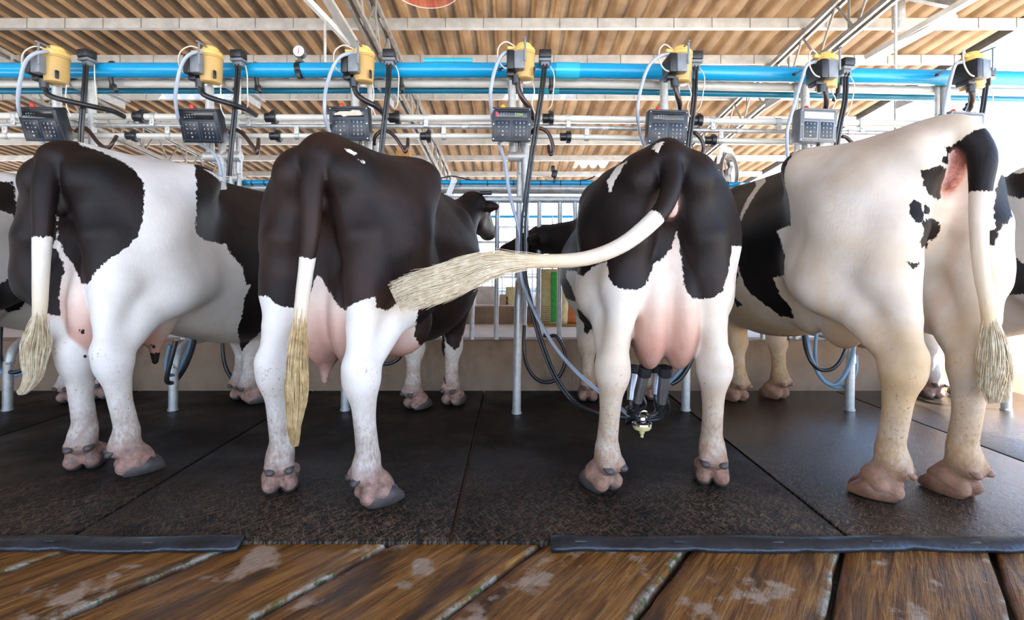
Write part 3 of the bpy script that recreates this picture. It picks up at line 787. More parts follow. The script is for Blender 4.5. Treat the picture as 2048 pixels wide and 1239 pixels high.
SPECS['three']['patches'] = [
    {'y':(-1,1.75),'p':[(-0.029,1.826),(-0.265,1.757),(-0.673,1.619),(-0.772,1.261),(-0.795,1.053),(-0.765,0.751),(-0.547,0.741),(-0.468,0.732),(-0.485,0.808),(-0.534,0.886),(-0.522,0.92),(-0.45,0.917),(-0.366,0.892),(-0.313,0.935),(-0.25,0.959),(-0.246,0.897),(-0.222,0.86),(-0.172,0.842),(-0.127,0.838),(-0.091,0.86),(-0.073,0.906),(-0.058,0.948),(-0.026,0.967),(0.011,1.01),(0.034,1.086),(0.045,1.029),(0.057,0.953),(0.057,0.86),(0.073,0.833),(0.095,0.806),(0.131,0.801),(0.169,0.807),(0.199,0.825),(0.213,0.861),(0.238,0.934),(0.252,1.018),(0.673,1.058),(0.655,1.318),(0.439,1.642),(0.205,1.794)]},
    {'y':(1.3,9),'z':(0.98,9),'p':[(-9,-9),(9,-9),(9,9),(-9,9)]},
    {'s':-1,'y':(-1,1.2),'p':[(-0.168,1.372),(-0.211,1.363),(-0.251,1.303),(-0.237,1.24),(-0.221,1.285),(-0.191,1.333)]},
    {'s':-1,'y':(-1,0.6),'p':[(-0.069,1.413),(-0.044,1.39),(-0.04,1.367),(-0.006,1.367),(0.005,1.405),(-0.02,1.442),(-0.05,1.44)]},
    {'y':(0.9,3),'p':[(-0.471,0.687),(-0.474,0.485),(-0.45,0.468),(-0.378,0.576),(-0.418,0.659)]},
]
SPECS['three']['skinlines'] = [([(0.033, 0.007, 1.066), (0.007, 0.0, 0.92), (-0.034, -0.047, 0.798)], 0.02)]
SPECS['four']['dir'] = (0.5262, 0.8504, 0.0)
SPECS['four']['patches'] = [
    {'y':(0.5,3),'p':[(-0.409,1.91),(-0.437,1.522),(-0.42,1.452),(-0.424,1.369),(-0.429,1.296),(-0.499,1.226),(-0.538,1.149),(-0.613,1.13),(-0.596,1.071),(-0.564,0.968),(-0.576,0.895),(-0.633,0.881),(-0.606,0.789),(-0.555,0.724),(-0.539,0.654),(-0.606,0.661),(-0.678,0.72),(-0.754,0.78),(-0.792,0.835),(-0.824,0.948),(-0.833,1.12),(-0.82,1.21),(-0.783,1.32),(-0.751,1.404),(-0.703,1.491),(-0.817,1.874),(-0.528,1.486)]},
    {'y':(0.5,4),'p':[(-1.075,1.836),(-0.897,1.864),(-0.764,1.476),(-0.808,1.366),(-0.833,1.245),(-0.842,1.135),(-0.846,1.034),(-0.825,0.891),(-0.852,0.818),(-0.947,0.829),(-1.324,1.7)]},
    {'y':(-1,0.9),'p':[(-0.092,1.305),(-0.066,1.316),(-0.026,1.321),(0.012,1.307),(0.018,1.27),(0.007,1.229),(-0.027,1.2),(-0.069,1.213),(-0.087,1.25)]},
    {'y':(-1,0.9),'p':[(-0.133,1.176),(-0.117,1.199),(-0.094,1.184),(-0.086,1.155),(-0.092,1.107),(-0.112,1.1),(-0.131,1.136)]},
    {'y':(-1,0.9),'p':[(-0.082,1.17),(-0.059,1.162),(-0.065,1.132),(-0.083,1.141)]},
    {'y':(-1,0.9),'p':[(-0.09,1.098),(-0.07,1.125),(-0.028,1.126),(-0.007,1.098),(-0.011,1.051),(-0.041,1.041),(-0.04,1.014),(-0.091,1.01),(-0.094,1.042),(-0.083,1.07)]},
    {'y':(-1,0.9),'p':[(-0.142,0.958),(-0.118,0.948),(-0.097,0.953),(-0.101,0.937),(-0.122,0.925)]},
    {'y':(-1,0.6),'p':[(-0.03,1.356),(-0.002,1.364),(0.002,1.335),(-0.025,1.329)]},
    {'y':(-1,0.6),'p':[(-0.023,1.396),(0.016,1.402),(0.023,1.377),(-0.009,1.368)]},
    {'y':(-1,0.9),'p':[(0.183,1.3),(0.237,1.304),(0.219,1.129),(0.172,1.089),(0.158,1.071),(0.153,1.147),(0.161,1.242)]},
    {'y':(-1,0.9),'p':[(0.1,1.067),(0.157,1.08),(0.165,1.052),(0.157,1.019),(0.096,1.04)]},
    {'y':(1,3),'p':[(-0.871,0.772),(-0.81,0.708),(-0.849,0.693)]},
    {'y':(1,3),'p':[(-0.615,0.516),(-0.518,0.527),(-0.558,0.346),(-0.585,0.298),(-0.598,0.439)]},
]
SPECS['four']['skinlines'] = [([(0.049, -0.04, 1.253), (0.062, -0.019, 1.16), (0.071, 0.01, 1.062), (0.082, 0.063, 0.941), (0.081, 0.128, 0.813), (-0.165, -0.092, 0.718)], 0.035), ([(0.086, 0.055, 0.878), (0.077, 0.093, 0.793), (0.047, 0.115, 0.685)], 0.03)]
SPECS['far_left']['dir'] = (-0.7086, 0.7056, 0.0)
SPECS['far_left']['patches'] = [
    {'p':[(0.339,1.396),(0.533,1.408),(0.553,1.196),(0.531,1.223),(0.486,1.241),(0.349,1.228)]},
    {'p':[(0.445,0.811),(0.487,0.849),(0.52,0.877),(0.553,0.87),(0.581,0.824),(0.583,0.75),(0.557,0.689),(0.506,0.674),(0.483,0.705),(0.444,0.747)]},
    {'p':[(0.601,0.846),(0.643,0.867),(0.643,0.695),(0.595,0.724)]},
]
SPECS['far_right']['dir'] = (0.7191, 0.6949, 0.0)
SPECS['far_right']['patches'] = [
    {'p':[(-0.641,1.484),(-0.588,1.424),(-0.556,1.421),(-0.475,1.403),(-0.478,1.279),(-0.582,1.287),(-0.642,1.339)]},
    {'p':[(-0.658,0.931),(-0.638,1.008),(-0.604,1.006),(-0.558,0.951),(-0.48,0.93),(-0.481,0.792),(-0.557,0.799),(-0.611,0.789),(-0.674,0.798)]},
]
# ------------------------------------------------------------------ tail switches and building the herd
def tuft(parent, path, prof, n, mat, r0=.0022, seed=1, wav=.008, spread=0.0, gather=.5):
    """switch of long hair: strands following a path (cow frame); prof = bundle radius along it"""
    rg = random.Random(seed); mb = MB()
    P, R = smooth_path([Vector(p) for p in path], prof, 6); N = len(P) - 1
    for k in range(n):
        t0 = rg.random() ** 1.1 * .60; t1 = min(1, t0 + .35 + rg.random() * .5) if rg.random() < .55 else .75 + rg.random() * .25
        a = rg.random() * 2 * PI; rr = math.sqrt(rg.random()); ph = rg.random() * 6.28; fr = .8 + rg.random() * 1.4
        pts, rad = [], []
        S = 9
        for i in range(S + 1):
            u = t0 + (t1 - t0) * i / S; x = u * N; j = min(int(x), N - 1); f = x - j
            p = P[j].lerp(P[j + 1], f); r = R[j] * (1 - f) + R[j + 1] * f
            T = (P[j + 1] - P[j]).normalized(); A = T.cross(Vector((0, 1, .2))).normalized(); B = T.cross(A)
            q = rr * (1 - gather * (1 - min(1, i / 3.0))) 
            off = (A * math.cos(a) + B * math.sin(a)) * r * q
            off += A * math.sin(ph + fr * u * 6) * wav * u + A * spread * (i / S) ** 2 * (rr * math.cos(a)) * .5
            pts.append(p + off); rad.append(r0 * (1 - .85 * (i / S) ** 1.5) + .0002)
        mb.tube(pts, rad, 4, caps=False)
    o = mb.build('tail_hair', mat, parent, True, 80); return o
LABEL = {
 'one': 'black-rumped cow with a broad white saddle, its white tail hanging at the left thigh',
 'two': 'almost wholly black cow with white lower legs and long yellowish tail switch',
 'three': 'black and white cow with tail swung sideways and milking cups on its udder',
 'four': 'mostly white cow with small black spots and soiled yellowish hind legs',
 'far_left': 'partly hidden cow with white flank and black blotch, cut off by left picture edge',
 'far_right': 'partly hidden cow with cream flank and black patches, cut off by right picture edge',
}
HERD = {}
for key, c in SPECS.items():
    o = build_cow('cow', c, .012 if key.startswith('far') else .0095)
    tag(o, LABEL[key], 'cow', 'cows standing in the milking stalls'); HERD[key] = o
def loc_of(key, px, py, Y):
    c = SPECS[key]; W = Matrix.Translation((c['loc'][0], c['loc'][1], 0)) @ Matrix.Rotation(c['yaw'], 4, 'Z')
    return W.inverted() @ at(px, py, Y)
L = lambda key, pts: [loc_of(key, *p) for p in pts]
tuft(HERD['one'], L('one', [(81, 600, 2.12), (76, 650, 2.11), (72, 690, 2.11), (68, 725, 2.10), (66, 752, 2.10), (50, 778, 2.09), (36, 785, 2.09)]), [.020, .038, .052, .040, .030, .016, .006], 900, M['hair_pale'], .0013, 3, .005)
tuft(HERD['two'], L('two', [(606, 560, 1.87), (600, 640, 1.86), (594, 710, 1.855), (593, 770, 1.85), (592, 810, 1.85), (588, 850, 1.85), (590, 892, 1.845)]), [.022, .030, .036, .042, .034, .022, .008], 1150, M['hair_yellow'], .0013, 5, .006)
tuft(HERD['three'], L('three', [(1110, 521, 1.91), (1040, 524, 1.90), (980, 530, 1.89), (930, 548, 1.88), (880, 566, 1.86), (830, 582, 1.84), (790, 600, 1.82)]), [.030, .040, .050, .056, .054, .046, .030], 1400, M['hair_white'], .0013, 8, .012, .05)
tuft(HERD['four'], L('four', [(1976, 610, 1.86), (1984, 660, 1.855), (1988, 700, 1.85), (1990, 740, 1.85), (1990, 770, 1.85), (1996, 805, 1.845)]), [.022, .034, .042, .044, .032, .010], 1100, M['hair_pale'], .0013, 12, .008, .05)
# ------------------------------------------------------------------ ground, slab floor, mats, curb
YB = 3.83                                       # face of the feeding curb
m = MB()                                        # slab floor: real grooves between slabs lying at an angle
dirv = Vector((776, 1000, 0)).normalized(); nrm = Vector((dirv.y, -dirv.x, 0))
joints = [((onfloor(px, 1239)).x) for px in (-310, 85, 480, 870, 1260, 1650, 2030, 2420, 2810)]
def grooved_floor():
    bm = bmesh.new(); ed = bm.verts.layers.float.new('edge'); dp = bm.verts.layers.float.new('deep')
    Y0 = 920.0 / 699
    # coordinates: a along the slab, b across; joints are lines of constant b
    bs = sorted(nrm.dot(Vector((x, Y0, 0))) for x in joints)
    rg = random.Random(4)
    cols = []
    b = bs[0] - 1.2
    full = [bs[0] - .405 * k for k in range(5, 0, -1)] + bs + [bs[-1] + .405 * k for k in range(1, 6)]
    prof = [(-.2, 0, 0, 0), (-.035, 0, 0, 0), (-.016, -.001, .5, 0), (-.009, -.004, 1, 0), (-.004, -.026, .5, 1), (.0, -.028, 0, 1), (.008, -.026, 0, 1), (.011, -.008, .2, .5), (.016, -.002, .1, 0), (.05, 0, 0, 0)]
    for j in full:
        for q in prof: cols.append((j + q[0], q[1], q[2], q[3]))
    cols.sort()
    na = 60; a0, a1 = -3.4, 3.6
    grid = []
    for i in range(na + 1):
        a = a0 + (a1 - a0) * i / na; row = []
        for (bb, z, e, d) in cols:
            jit = (rg.random() - .5) * .010 * (1 if e > 0 or d > 0 else 0)
            p = dirv * a + nrm * (bb + jit)
            v = bm.verts.new((p.x, p.y, z - .012 + (rg.random() - .5) * .003)); v[ed] = e; v[dp] = d; row.append(v)
        grid.append(row)
    for i in range(na):
        for k in range(len(cols) - 1):
            f = bm.faces.new((grid[i][k], grid[i][k + 1], grid[i + 1][k + 1], grid[i + 1][k])); f.smooth = True
    bmesh.ops.recalc_face_normals(bm, faces=bm.faces)
    # keep the strip in front of the mats
    bmesh.ops.bisect_plane(bm, geom=bm.verts[:] + bm.edges[:] + bm.faces[:], plane_co=(0, 1.80, 0), plane_no=(0, 1, 0), clear_outer=True)
    bmesh.ops.bisect_plane(bm, geom=bm.verts[:] + bm.edges[:] + bm.faces[:], plane_co=(0, -1.2, 0), plane_no=(0, -1, 0), clear_outer=True)
    me = bpy.data.meshes.new('floor'); bm.to_mesh(me); bm.free()
    if me.polygons[0].normal.z < 0: me.flip_normals()
    o = link('floor', me, M['slab']); tag(o, kind='structure'); return o
grooved_floor()
m = MB(); m.box((-1.5, 2.815, -.075), (20, 2.03, .10)); tag(m.build('floor_base', M['curb']), kind='structure')
m = MB(); m.box((0, -8.4, -.10), (40, 18.3, .10)); tag(m.build('ground', M['yard']), kind='structure')
mats = [(-5.55, -4.20), (-4.19, -2.855), (-2.845, -1.528), (-1.522, -.214), (-.208, 1.158), (1.166, 2.462), (2.47, 3.80), (3.81, 5.1)]
MATLAB = ['black rubber mat outside the left picture edge', 'black rubber mat under the cow at the left picture edge', 'black rubber mat under the black-rumped cow with white saddle', 'dark rubber mat under the almost wholly black cow',
          'black rubber mat under the cow being milked', 'wet blue-gleaming rubber mat under the spotted mostly white cow', 'shiny rubber mat in the right corner, seen past the spotted cow\'s right hind leg', 'rubber mat beyond the right picture edge']
for (a, b), lab in list(zip(mats, MATLAB))[1:7]:
    m = MB(); m.box(((a + b) / 2, (1.70 + YB - .004) / 2, -.013), (b - a - .004, YB - .004 - 1.70, .025), bev=.006)
    tag(m.build('rubber_mat', M['mat_wet'] if a > 1.1 else M['mat']), lab, 'mat', 'rubber mats on the stall floor')
def strip(x0, x1, lab, seed):
    rg = random.Random(seed); bm = bmesh.new(); n = int((x1 - x0) / .04); rows = []
    for i in range(n + 1):
        x = x0 + (x1 - x0) * i / n; wob = math.sin(x * 7 + seed) * .006 + max(0, math.sin(x * 17 + seed * 2) - .7) * .03 + (rg.random() - .5) * .004
        zt = .006 + math.sin(x * 11) * .003
        pts = [(1.715, zt + .004), (1.70, zt + .010), (1.675 + wob * .3, zt + .006), (1.655 + wob, .000 + (rg.random()) * .004), (1.648 + wob, -.010), (1.655 + wob, -.012), (1.715, -.010)]
        rows.append([bm.verts.new((x, y, z)) for y, z in pts])
    for A, B in zip(rows, rows[1:]):
        for k in range(len(A)): bm.faces.new((A[k], A[(k + 1) % len(A)], B[(k + 1) % len(A)], B[k]))
    bm.faces.new(rows[0]); bm.faces.new(list(reversed(rows[-1])))
    bmesh.ops.recalc_face_normals(bm, faces=bm.faces)
    for f in bm.faces: f.smooth = True
    me = bpy.data.meshes.new('rubber_strip'); bm.to_mesh(me); bm.free()
    o = link('rubber_strip', me, M['strip'])
    for k in range(int((x1 - x0) / .33)):
        m = MB(); m.box((x0 + .10 + k * .33, 1.679, .0165 + .003 * math.sin((x0 + .1 + k * .33) * 11) - .006), (.038, .016, .004), Matrix.Rotation(-.15, 3, 'X'), .0015); m.build('slot', M['black'] if k % 2 else M['hoof'], o)
    return tag(o, lab, 'rubber strip', 'edge strips along the mats')
strip(onfloor(-160, 1090).x, onfloor(476, 1092).x, 'wavy black rubber edge strip along the mats in the left half', 1)
strip(onfloor(1102, 1092).x, onfloor(2230, 1088).x, 'wavy black rubber edge strip along the mats in the right half', 5)

def slab_box(name, c, s, mat, kind='structure', bev=.012):
    m = MB(); m.box(c, s, bev=bev); o = m.build(name, mat); tag(o, kind=kind); return o
slab_box('wall_front', (-1.0, YB + .11, .135), (22, .22, .49), M['curb'])
slab_box('floor_trough', (-1.0, 4.63, .16), (22, 1.16, .40), M['ledge'])
slab_box('wall_trough', (-1.0, 5.32, .24), (22, .22, .59), M['curb'])
slab_box('floor_alley', (-1.0, 7.43, .235), (22, 4.0, .59), M['ledge'])
slab_box('ground_yard', (0, 20.4, .20), (60, 22, .60), M['yard'])
slab_box('ground_side', (13.2, 4.6, -.10), (16.2, 9.6, .16), M['soil'])  # unseen soil added to bounce warm sunlight onto the right of the roof

slab_box('wall_left_added', (-9.0, 2.5, 1.3), (.2, 18, 2.7), M['curb'])  # wall added to hold daylight back and darken the left side
# ------------------------------------------------------------------ roof
RZ = lambda Y: 3.92 - .095 * Y
XR = 5.30
def roof():
    bm = bmesh.new(); per = .195; prof = [(0, 0), (.08, .02), (.15, .20), (.25, .80), (.33, .97), (.42, 1.0), (.66, 1.0), (.75, .97), (.83, .80), (.93, .20)]
    xs = []
    k = -80
    while k * per < XR + .05:
        for u, h in prof:
            x = (k + u) * per
            if x <= XR + .05: xs.append((x, -h * .068))
        k += 1
    ys = [-6.6, -2, 0, 3, 6, 6.58, 6.76, 9, 9.75, 10.25, 11.6]
    gaps = [(6.6, -4.75, -3.7), (6.6, -.10, .45), (6.6, .62, .80), (9.8, 1.25, 1.95), (9.8, -4.6, -4.2), (9.8, -8.2, -7.4)]      # broken-out bits of sheet that let the sky through
    R = [[bm.verts.new((x, y, RZ(y) + z + .142)) for x, z in xs] for y in ys]
    for A, B in zip(R, R[1:]):
        for i in range(len(xs) - 1):
            if any(A[0].co.y <= g[0] <= B[0].co.y and g[1] < xs[i][0] < g[2] for g in gaps): continue
            bm.faces.new((A[i], B[i], B[i + 1], A[i + 1])).smooth = False
    bmesh.ops.solidify(bm, geom=bm.faces[:], thickness=.012)
    me = bpy.data.meshes.new('ceiling'); bm.to_mesh(me); bm.free()
    o = link('ceiling', me, M['roof']); tag(o, kind='structure')
roof()
PUR = [-4.4, -3.4, -2.4, -1.0, .4, 1.7, 2.9, 4.15, 5.13, 5.85, 6.8, 7.63, 8.57, 9.46, 10.5, 11.45]
PW = ['nearest the milking line', 'second from the milking line', 'third', 'fourth', 'fifth', 'sixth']
for i, y in enumerate(PUR):
    m = MB(); z = RZ(y) + .02
    m.box((-5.2, y, z), (20.9, .012, .10)); m.box((-5.2, y + .022, z + .047), (20.9, .05, .006)); m.box((-5.2, y + .022, z - .047), (20.9, .05, .006)); m.box((-5.2, y + .045, z - .040), (20.9, .005, .02))
    o = m.build('roof_purlin', M['painted'])
    n = sum(1 for q in PUR[:i] if q > 4.5)
    lab = ('grey steel roof purlin over the camera side, out of the picture' if y < 4.5 else
           f'grey steel roof purlin under the corrugated sheets, {["first", "second", "third", "fourth", "fifth", "sixth", "seventh", "eighth"][n]} down from the top picture edge')
    tag(o, lab, 'roof beam', 'roof purlins')
    if 4.5 < y < 8:                              # wire ties seen round the nearer purlins
        t = None; half = 1.06 * y
        for k in range(-22, 15):
            x = k * .39 + .1
            if abs(x) > half or x > XR: continue
            if t is None:
                w = MB(); w.tube([(0, y - .009, z - .055), (0, y - .009, z + .06)], .0025, 5); t = w.build('wire_tie', M['dark_steel'], o); t.location.x = x
            else:
                c = t.copy(); COL.objects.link(c); c.parent = o; c.location.x = x
m = MB(); m.bar((XR, -6.6, RZ(-6.6) + .10), (XR, 11.6, RZ(11.6) + .10), .03, .16); tag(m.build('trim_1', M['dark_steel']), kind='structure')

def truss(x, lab):
    t = empty('roof_truss', (x, 4.0, RZ(4) - .1), lab, 'roof truss', 'roof trusses running away from the camera')
    zb = lambda y: RZ(y) - .44; zt = lambda y: RZ(y) - .06
    Y0, Y1 = 1.2, 11.3
    def part(name, mb, mat): o = mb.build(name, mat, t); o.matrix_parent_inverse = Matrix.Translation(-t.location); return o
    for dx in (-.035, .035):
        part('bottom_chord', MB().bar((x + dx, Y0, zb(Y0)), (x + dx, Y1, zb(Y1)), .030, .045), M['truss'])
        part('top_chord', MB().bar((x + dx, Y0, zt(Y0)), (x + dx, Y1, zt(Y1)), .030, .045), M['truss'])
    y = Y0; k = 0
    while y < Y1 - .2:
        a, b = (zb, zt) if k % 2 == 0 else (zt, zb)
        part('web_bar', MB().cyl((x, y, a(y)), (x, y + .27, b(y + .27)), .012, n=8), M['truss'])
        y += .27; k += 1
    for y in (4.6, 5.6, 6.6, 7.6, 8.6): part('web_post', MB().bar((x + .05, y, zb(y) - .02), (x + .05, y, zt(y) + .02), .03, .006), M['truss'])
    return t
truss(-1.30, 'lattice roof truss in the left centre, passing behind the third milk meter')
truss(3.05, 'lattice roof truss near the bright right opening, above the second last meter')
truss(-5.65, 'lattice roof truss at the far left, low behind the first keypad')
# braces and columns by the trusses
def member(name, lab, cat, a, b, w, h, mat, group=None):
    m = MB(); m.bar(a, b, w, h); return tag(m.build(name, mat), lab, cat, group)
member('knee_brace', 'pale double angle brace slanting down beside the left truss', 'brace', at(610, -6, 4.55), at(700, 88, 4.95), .045, .05, M['white_steel'], 'roof braces')
member('knee_brace', 'broad grey channel brace slanting down to the left truss', 'brace', at(650, -10, 4.6), at(722, 108, 5.0), .10, .03, M['painted'], 'roof braces')
member('knee_brace', 'grey channel brace rising right from the right truss, dark on top', 'brace', at(1732, 118, 5.1), at(1990, -30, 4.35), .10, .05, M['painted'], 'roof braces')
member('knee_brace', 'long pale brace below the grey one, rising right', 'brace', at(1738, 124, 5.0), at(1912, 30, 4.6), .05, .05, M['white_steel'], 'roof braces')
member('tie_beam', 'dark beam across the top right corner above the pale brace', 'beam', at(1790, -14, 4.5), at(1905, 10, 4.7), .05, .06, M['dark_steel'])
m = MB(); m.cyl(at(1797, 60, 4.75), at(1797, -60, 4.75), .055, n=24); tag(m.build('roof_column', M['galv']), 'round grey steel post hanging from the top edge above the right truss', 'post')
# thin hanging rods
for px, y0, y1, Y, lab in ((650, 48, 215, 4.6, 'thin hanging rod beside the pressure gauge'), (1791, 0, 330, 4.4, 'thin hanging rod right of the second last milk meter')):
    m = MB(); m.cyl(at(px, y0 - 8, Y), at(px, y1, Y), .013, n=10); tag(m.build('hanger_rod', M['galv2']), lab, 'rod', 'hanging rods')
# see-through red bowl added for a ghostly red blur at the top edge
m = MB(); c = at(850, -34, 4.3); m.lathe([(.02, .10), (.20, .09), (.315, .0), (.318, -.004), (.312, 0), (.19, .082), (.02, .092)], c, (0, .15, 1), 40)
o = m.build('ghost_bowl', M['red_film']); tag(o, 'added red see-through bowl for a blurred ghost, cut off by the top picture edge', 'bowl')
m = MB(); m.tube([Vector(c) + Vector((.317 * math.cos(a), .317 * math.sin(a), -.003 - .15 * .317 * math.sin(a))) for a in np.linspace(0, 2 * PI, 49)], .004, 6, caps=False); m.build('rim', M['white_steel'], o)

# ------------------------------------------------------------------ pipes
PIPES = {}
def pipe(name, px, Y, r, mat, lab, cat='pipe', group=None, n=20):
    m = MB(); m.tube([at(a, b, Y) for a, b in px], r, n, res=4)
    o = m.build(name, mat); tag(o, lab, cat, group); PIPES[lab] = o; return o
UP = [(-120, 141), (300, 141), (1100, 141), (1500, 148), (2180, 161)]
DN = lambda d: [(a, b + d) for a, b in UP]
def yy(line, x):
    for (a, b), (c, d) in zip(line, line[1:]):
        if a <= x <= c: return b + (d - b) * (x - a) / (c - a)
    return line[-1][1]
vac = pipe('vacuum_pipe', UP, 3.35, .050, M['blue'], 'thick bright blue vacuum pipe running across behind the milk meters', group='blue pipes')
m = MB(); m.cyl(at(1111, 141, 3.35), at(1158, 142, 3.35), .055, n=28); m.build('coupling_sleeve', M['blue_sleeve'], vac)
wp = pipe('white_pipe', DN(26), 3.46, .028, M['white_pipe'], 'white pipe directly under the thick blue pipe')
lo_blue = pipe('vacuum_pipe', DN(40), 3.56, .024, M['blue_shaded'], 'thinner blue pipe below the white pipe, shade put into its colour', group='blue pipes')
m = MB(); m.cyl(at(1076, 181, 3.56), at(1118, 181, 3.56), .027, n=20); m.build('coupling_sleeve', M['blue_sleeve'], lo_blue)
pipe('vacuum_pipe', [(848, 122), (945, 122)], 3.62, .022, M['blue_sleeve'], 'short light blue pipe piece just above the thick blue pipe', group='blue pipes')
ML1 = [(-120, 231), (500, 235), (1100, 237), (1480, 243), (2180, 252)]; ML2 = [(-120, 271), (500, 272), (1100, 273), (1480, 282), (2180, 291)]; STP = [(-120, 249), (500, 252), (1100, 254), (1480, 262), (2180, 270)]
l1 = pipe('milk_pipe', ML1, 3.42, .023, M['milkline'], 'upper pale milk pipe with black unions', group='milk pipes')
l2 = pipe('milk_pipe', ML2, 3.42, .019, M['milkline'], 'lower pale milk pipe with black unions', group='milk pipes')
sp = pipe('support_pipe', STP, 3.42, .0155, M['galv'], 'thin galvanised pipe between the two pale milk pipes')
def union(parent, px, py, Y, r, flip=1):
    c = at(px, py, Y); m = MB(); d = .018 * flip
    m.lathe([(r * 1.12, -.040), (r * 1.45, -.036), (r * 1.45, .002), (r * 1.9, .006), (r * 1.95, .030), (r * 1.85, .036), (r * 1.1, .038)], c, (flip, 0, 0), 20)
    for k in range(10):
        a = 2 * PI * k / 10; m.box(Vector(c) + Vector((d, r * 1.92 * math.cos(a), r * 1.92 * math.sin(a))), (.026, .007, .007), Matrix.Rotation(-a, 3, 'X'))
    m.build('union', M['hose'], parent)
def clamp(parent, px, line, Y, r, up=1):
    c = at(px, yy(line, px), Y); m = MB(); m.cyl(c - Vector((.016, 0, 0)), c + Vector((.016, 0, 0)), r * 1.25, n=20)
    m.box(c + Vector((0, -r * .9, -up * (r + .018))), (.030, .012, .05), bev=.003); m.cyl(c + Vector((0, -r * .9 - .012, -up * (r + .02))), c + Vector((0, -r * .9, -up * (r + .02))), .008, n=10)
    m.build('clamp', M['galv2'], parent)
for px in (280, 543, 790, 1096, 1392): union(l1, px, yy(ML1, px), 3.42, .023, 1 if px != 1096 else 1)
for px in (265, 552, 852, 1131, 1420): union(l2, px, yy(ML2, px), 3.42, .019)
for px in (32, 308, 500, 853, 1136, 1424, 1555, 1720): clamp(l1, px, ML1, 3.42, .023)
for px in (14, 338, 595, 888, 1173, 1440, 1580): clamp(l2, px, ML2, 3.42, .019, -1)
for px in (190, 365, 660, 930, 1210, 1478, 1700): 
    c = at(px, yy(STP, px), 3.42); m = MB(); m.cyl(c - Vector((.02, 0, 0)), c + Vector((.02, 0, 0)), .019, n=16); m.build('pipe_joint', M['galv2'], sp)
# head rail: neck pipes, bars and the thin blue line with ties
pb = pipe('blue_line', [(-200, 364), (600, 365), (1150, 365.5), (2200, 378)], 3.98, .0205, M['blue'], 'thin blue pipe with black ties behind the cows\' backs', group='blue pipes')
for px in (505, 530, 605, 868, 921, 975, 1027, 1052, 1081, 1121, 1160, 1455): 
    c = at(px, 365.5 if px < 1300 else 368, 3.98); m = MB(); m.cyl(c - Vector((.004, 0, 0)), c + Vector((.004, 0, 0)), .0222, n=18); m.build('cable_tie', M['black'], pb)
m = MB(); m.tube([at(x, y, 3.97) for x, y in ((840, 361), (880, 356), (905, 352), (925, 356), (945, 360), (1000, 361), (1060, 361), (1160, 361), (1190, 352))], .005, 8, res=4); tag(m.build('cable', M['hose']), 'black cable lying on the thin blue pipe behind the almost black cow', 'cable')
pipe('neck_rail', [(-200, 376), (1150, 377), (2200, 390)], 4.02, .022, M['galv2'], 'upper galvanised neck rail just under the thin blue pipe', 'rail', 'neck rails')
pipe('neck_rail', [(-200, 384), (1150, 384.5), (2200, 396)], 4.12, .014, M['galv'], 'middle thin galvanised neck rail', 'rail', 'neck rails')
hr = pipe('head_rail', [(-200, 397), (1150, 399), (2200, 407)], 3.90, .027, M['galv2'], 'galvanised head rail with upright bars standing on the concrete curb', 'rail')
def bar(px0, px1, y0=400, Y=3.90, r=.0185):
    a = at(px0, y0, Y); b = at(px1, 676, Y); b.z = .375; m = MB(); m.cyl(b, a, r, n=14); m.build('upright_bar', M['galv2'], hr)
for a, b in ((949, 943), (995, 992), (1079, 1076), (1120, 1118), (1150, 1158)): bar(a, b)
for k in range(-4, 5):
    if k in (0,): continue
    x0 = 1036 + k * 290
    for d in (-88, -42, 42, 84):
        if all(abs(x0 + d - n) > 58 for n in (216, 550, 880, 1205, 1460, 1768)): bar(x0 + d, x0 + d - 3)
for px, y0, y1, lab in ((902, 362, 395, 'flat galvanised bracket on the blue line behind the almost black cow'), (1477, 372, 425, 'flat galvanised bracket between the milked cow and the spotted white cow')):
    m = MB(); a = at(px - 8, y1, 3.93); b = at(px + 6, y0, 3.93); m.bar(a, b, .012, .04); m.cyl(b + Vector((0, -.02, 0)), b + Vector((0, .02, 0)), .025, n=16); tag(m.build('rail_bracket', M['galv2']), lab, 'bracket', 'rail brackets')
m = MB(); c = at(972, 386, 3.86); m.box(c, (.10, .05, .03), bev=.012); m.box(c + Vector((.075, 0, .004)), (.05, .02, .014)); tag(m.build('cord_grip', M['hose']), 'black and chrome latch handle on the head rail', 'latch')
m = MB(); c = at(1109, 348, 3.9); m.box(c, (.045, .05, .06), Matrix.Rotation(.3, 3, 'Y'), .012); m.box(c + Vector((-.012, 0, .04)), (.03, .03, .05), bev=.008); m.box(c + Vector((.0, 0, -.04)), (.02, .02, .05), bev=.006); o = m.build('plug', M['black']); tag(o, 'black plug hanging on a wire right of the central posts', 'plug')
m = MB(); m.tube([at(x, y, 3.9) for x, y in ((1062, 348), (1080, 351), (1100, 353))], .004, 6); m.build('wire', M['wire'], o)
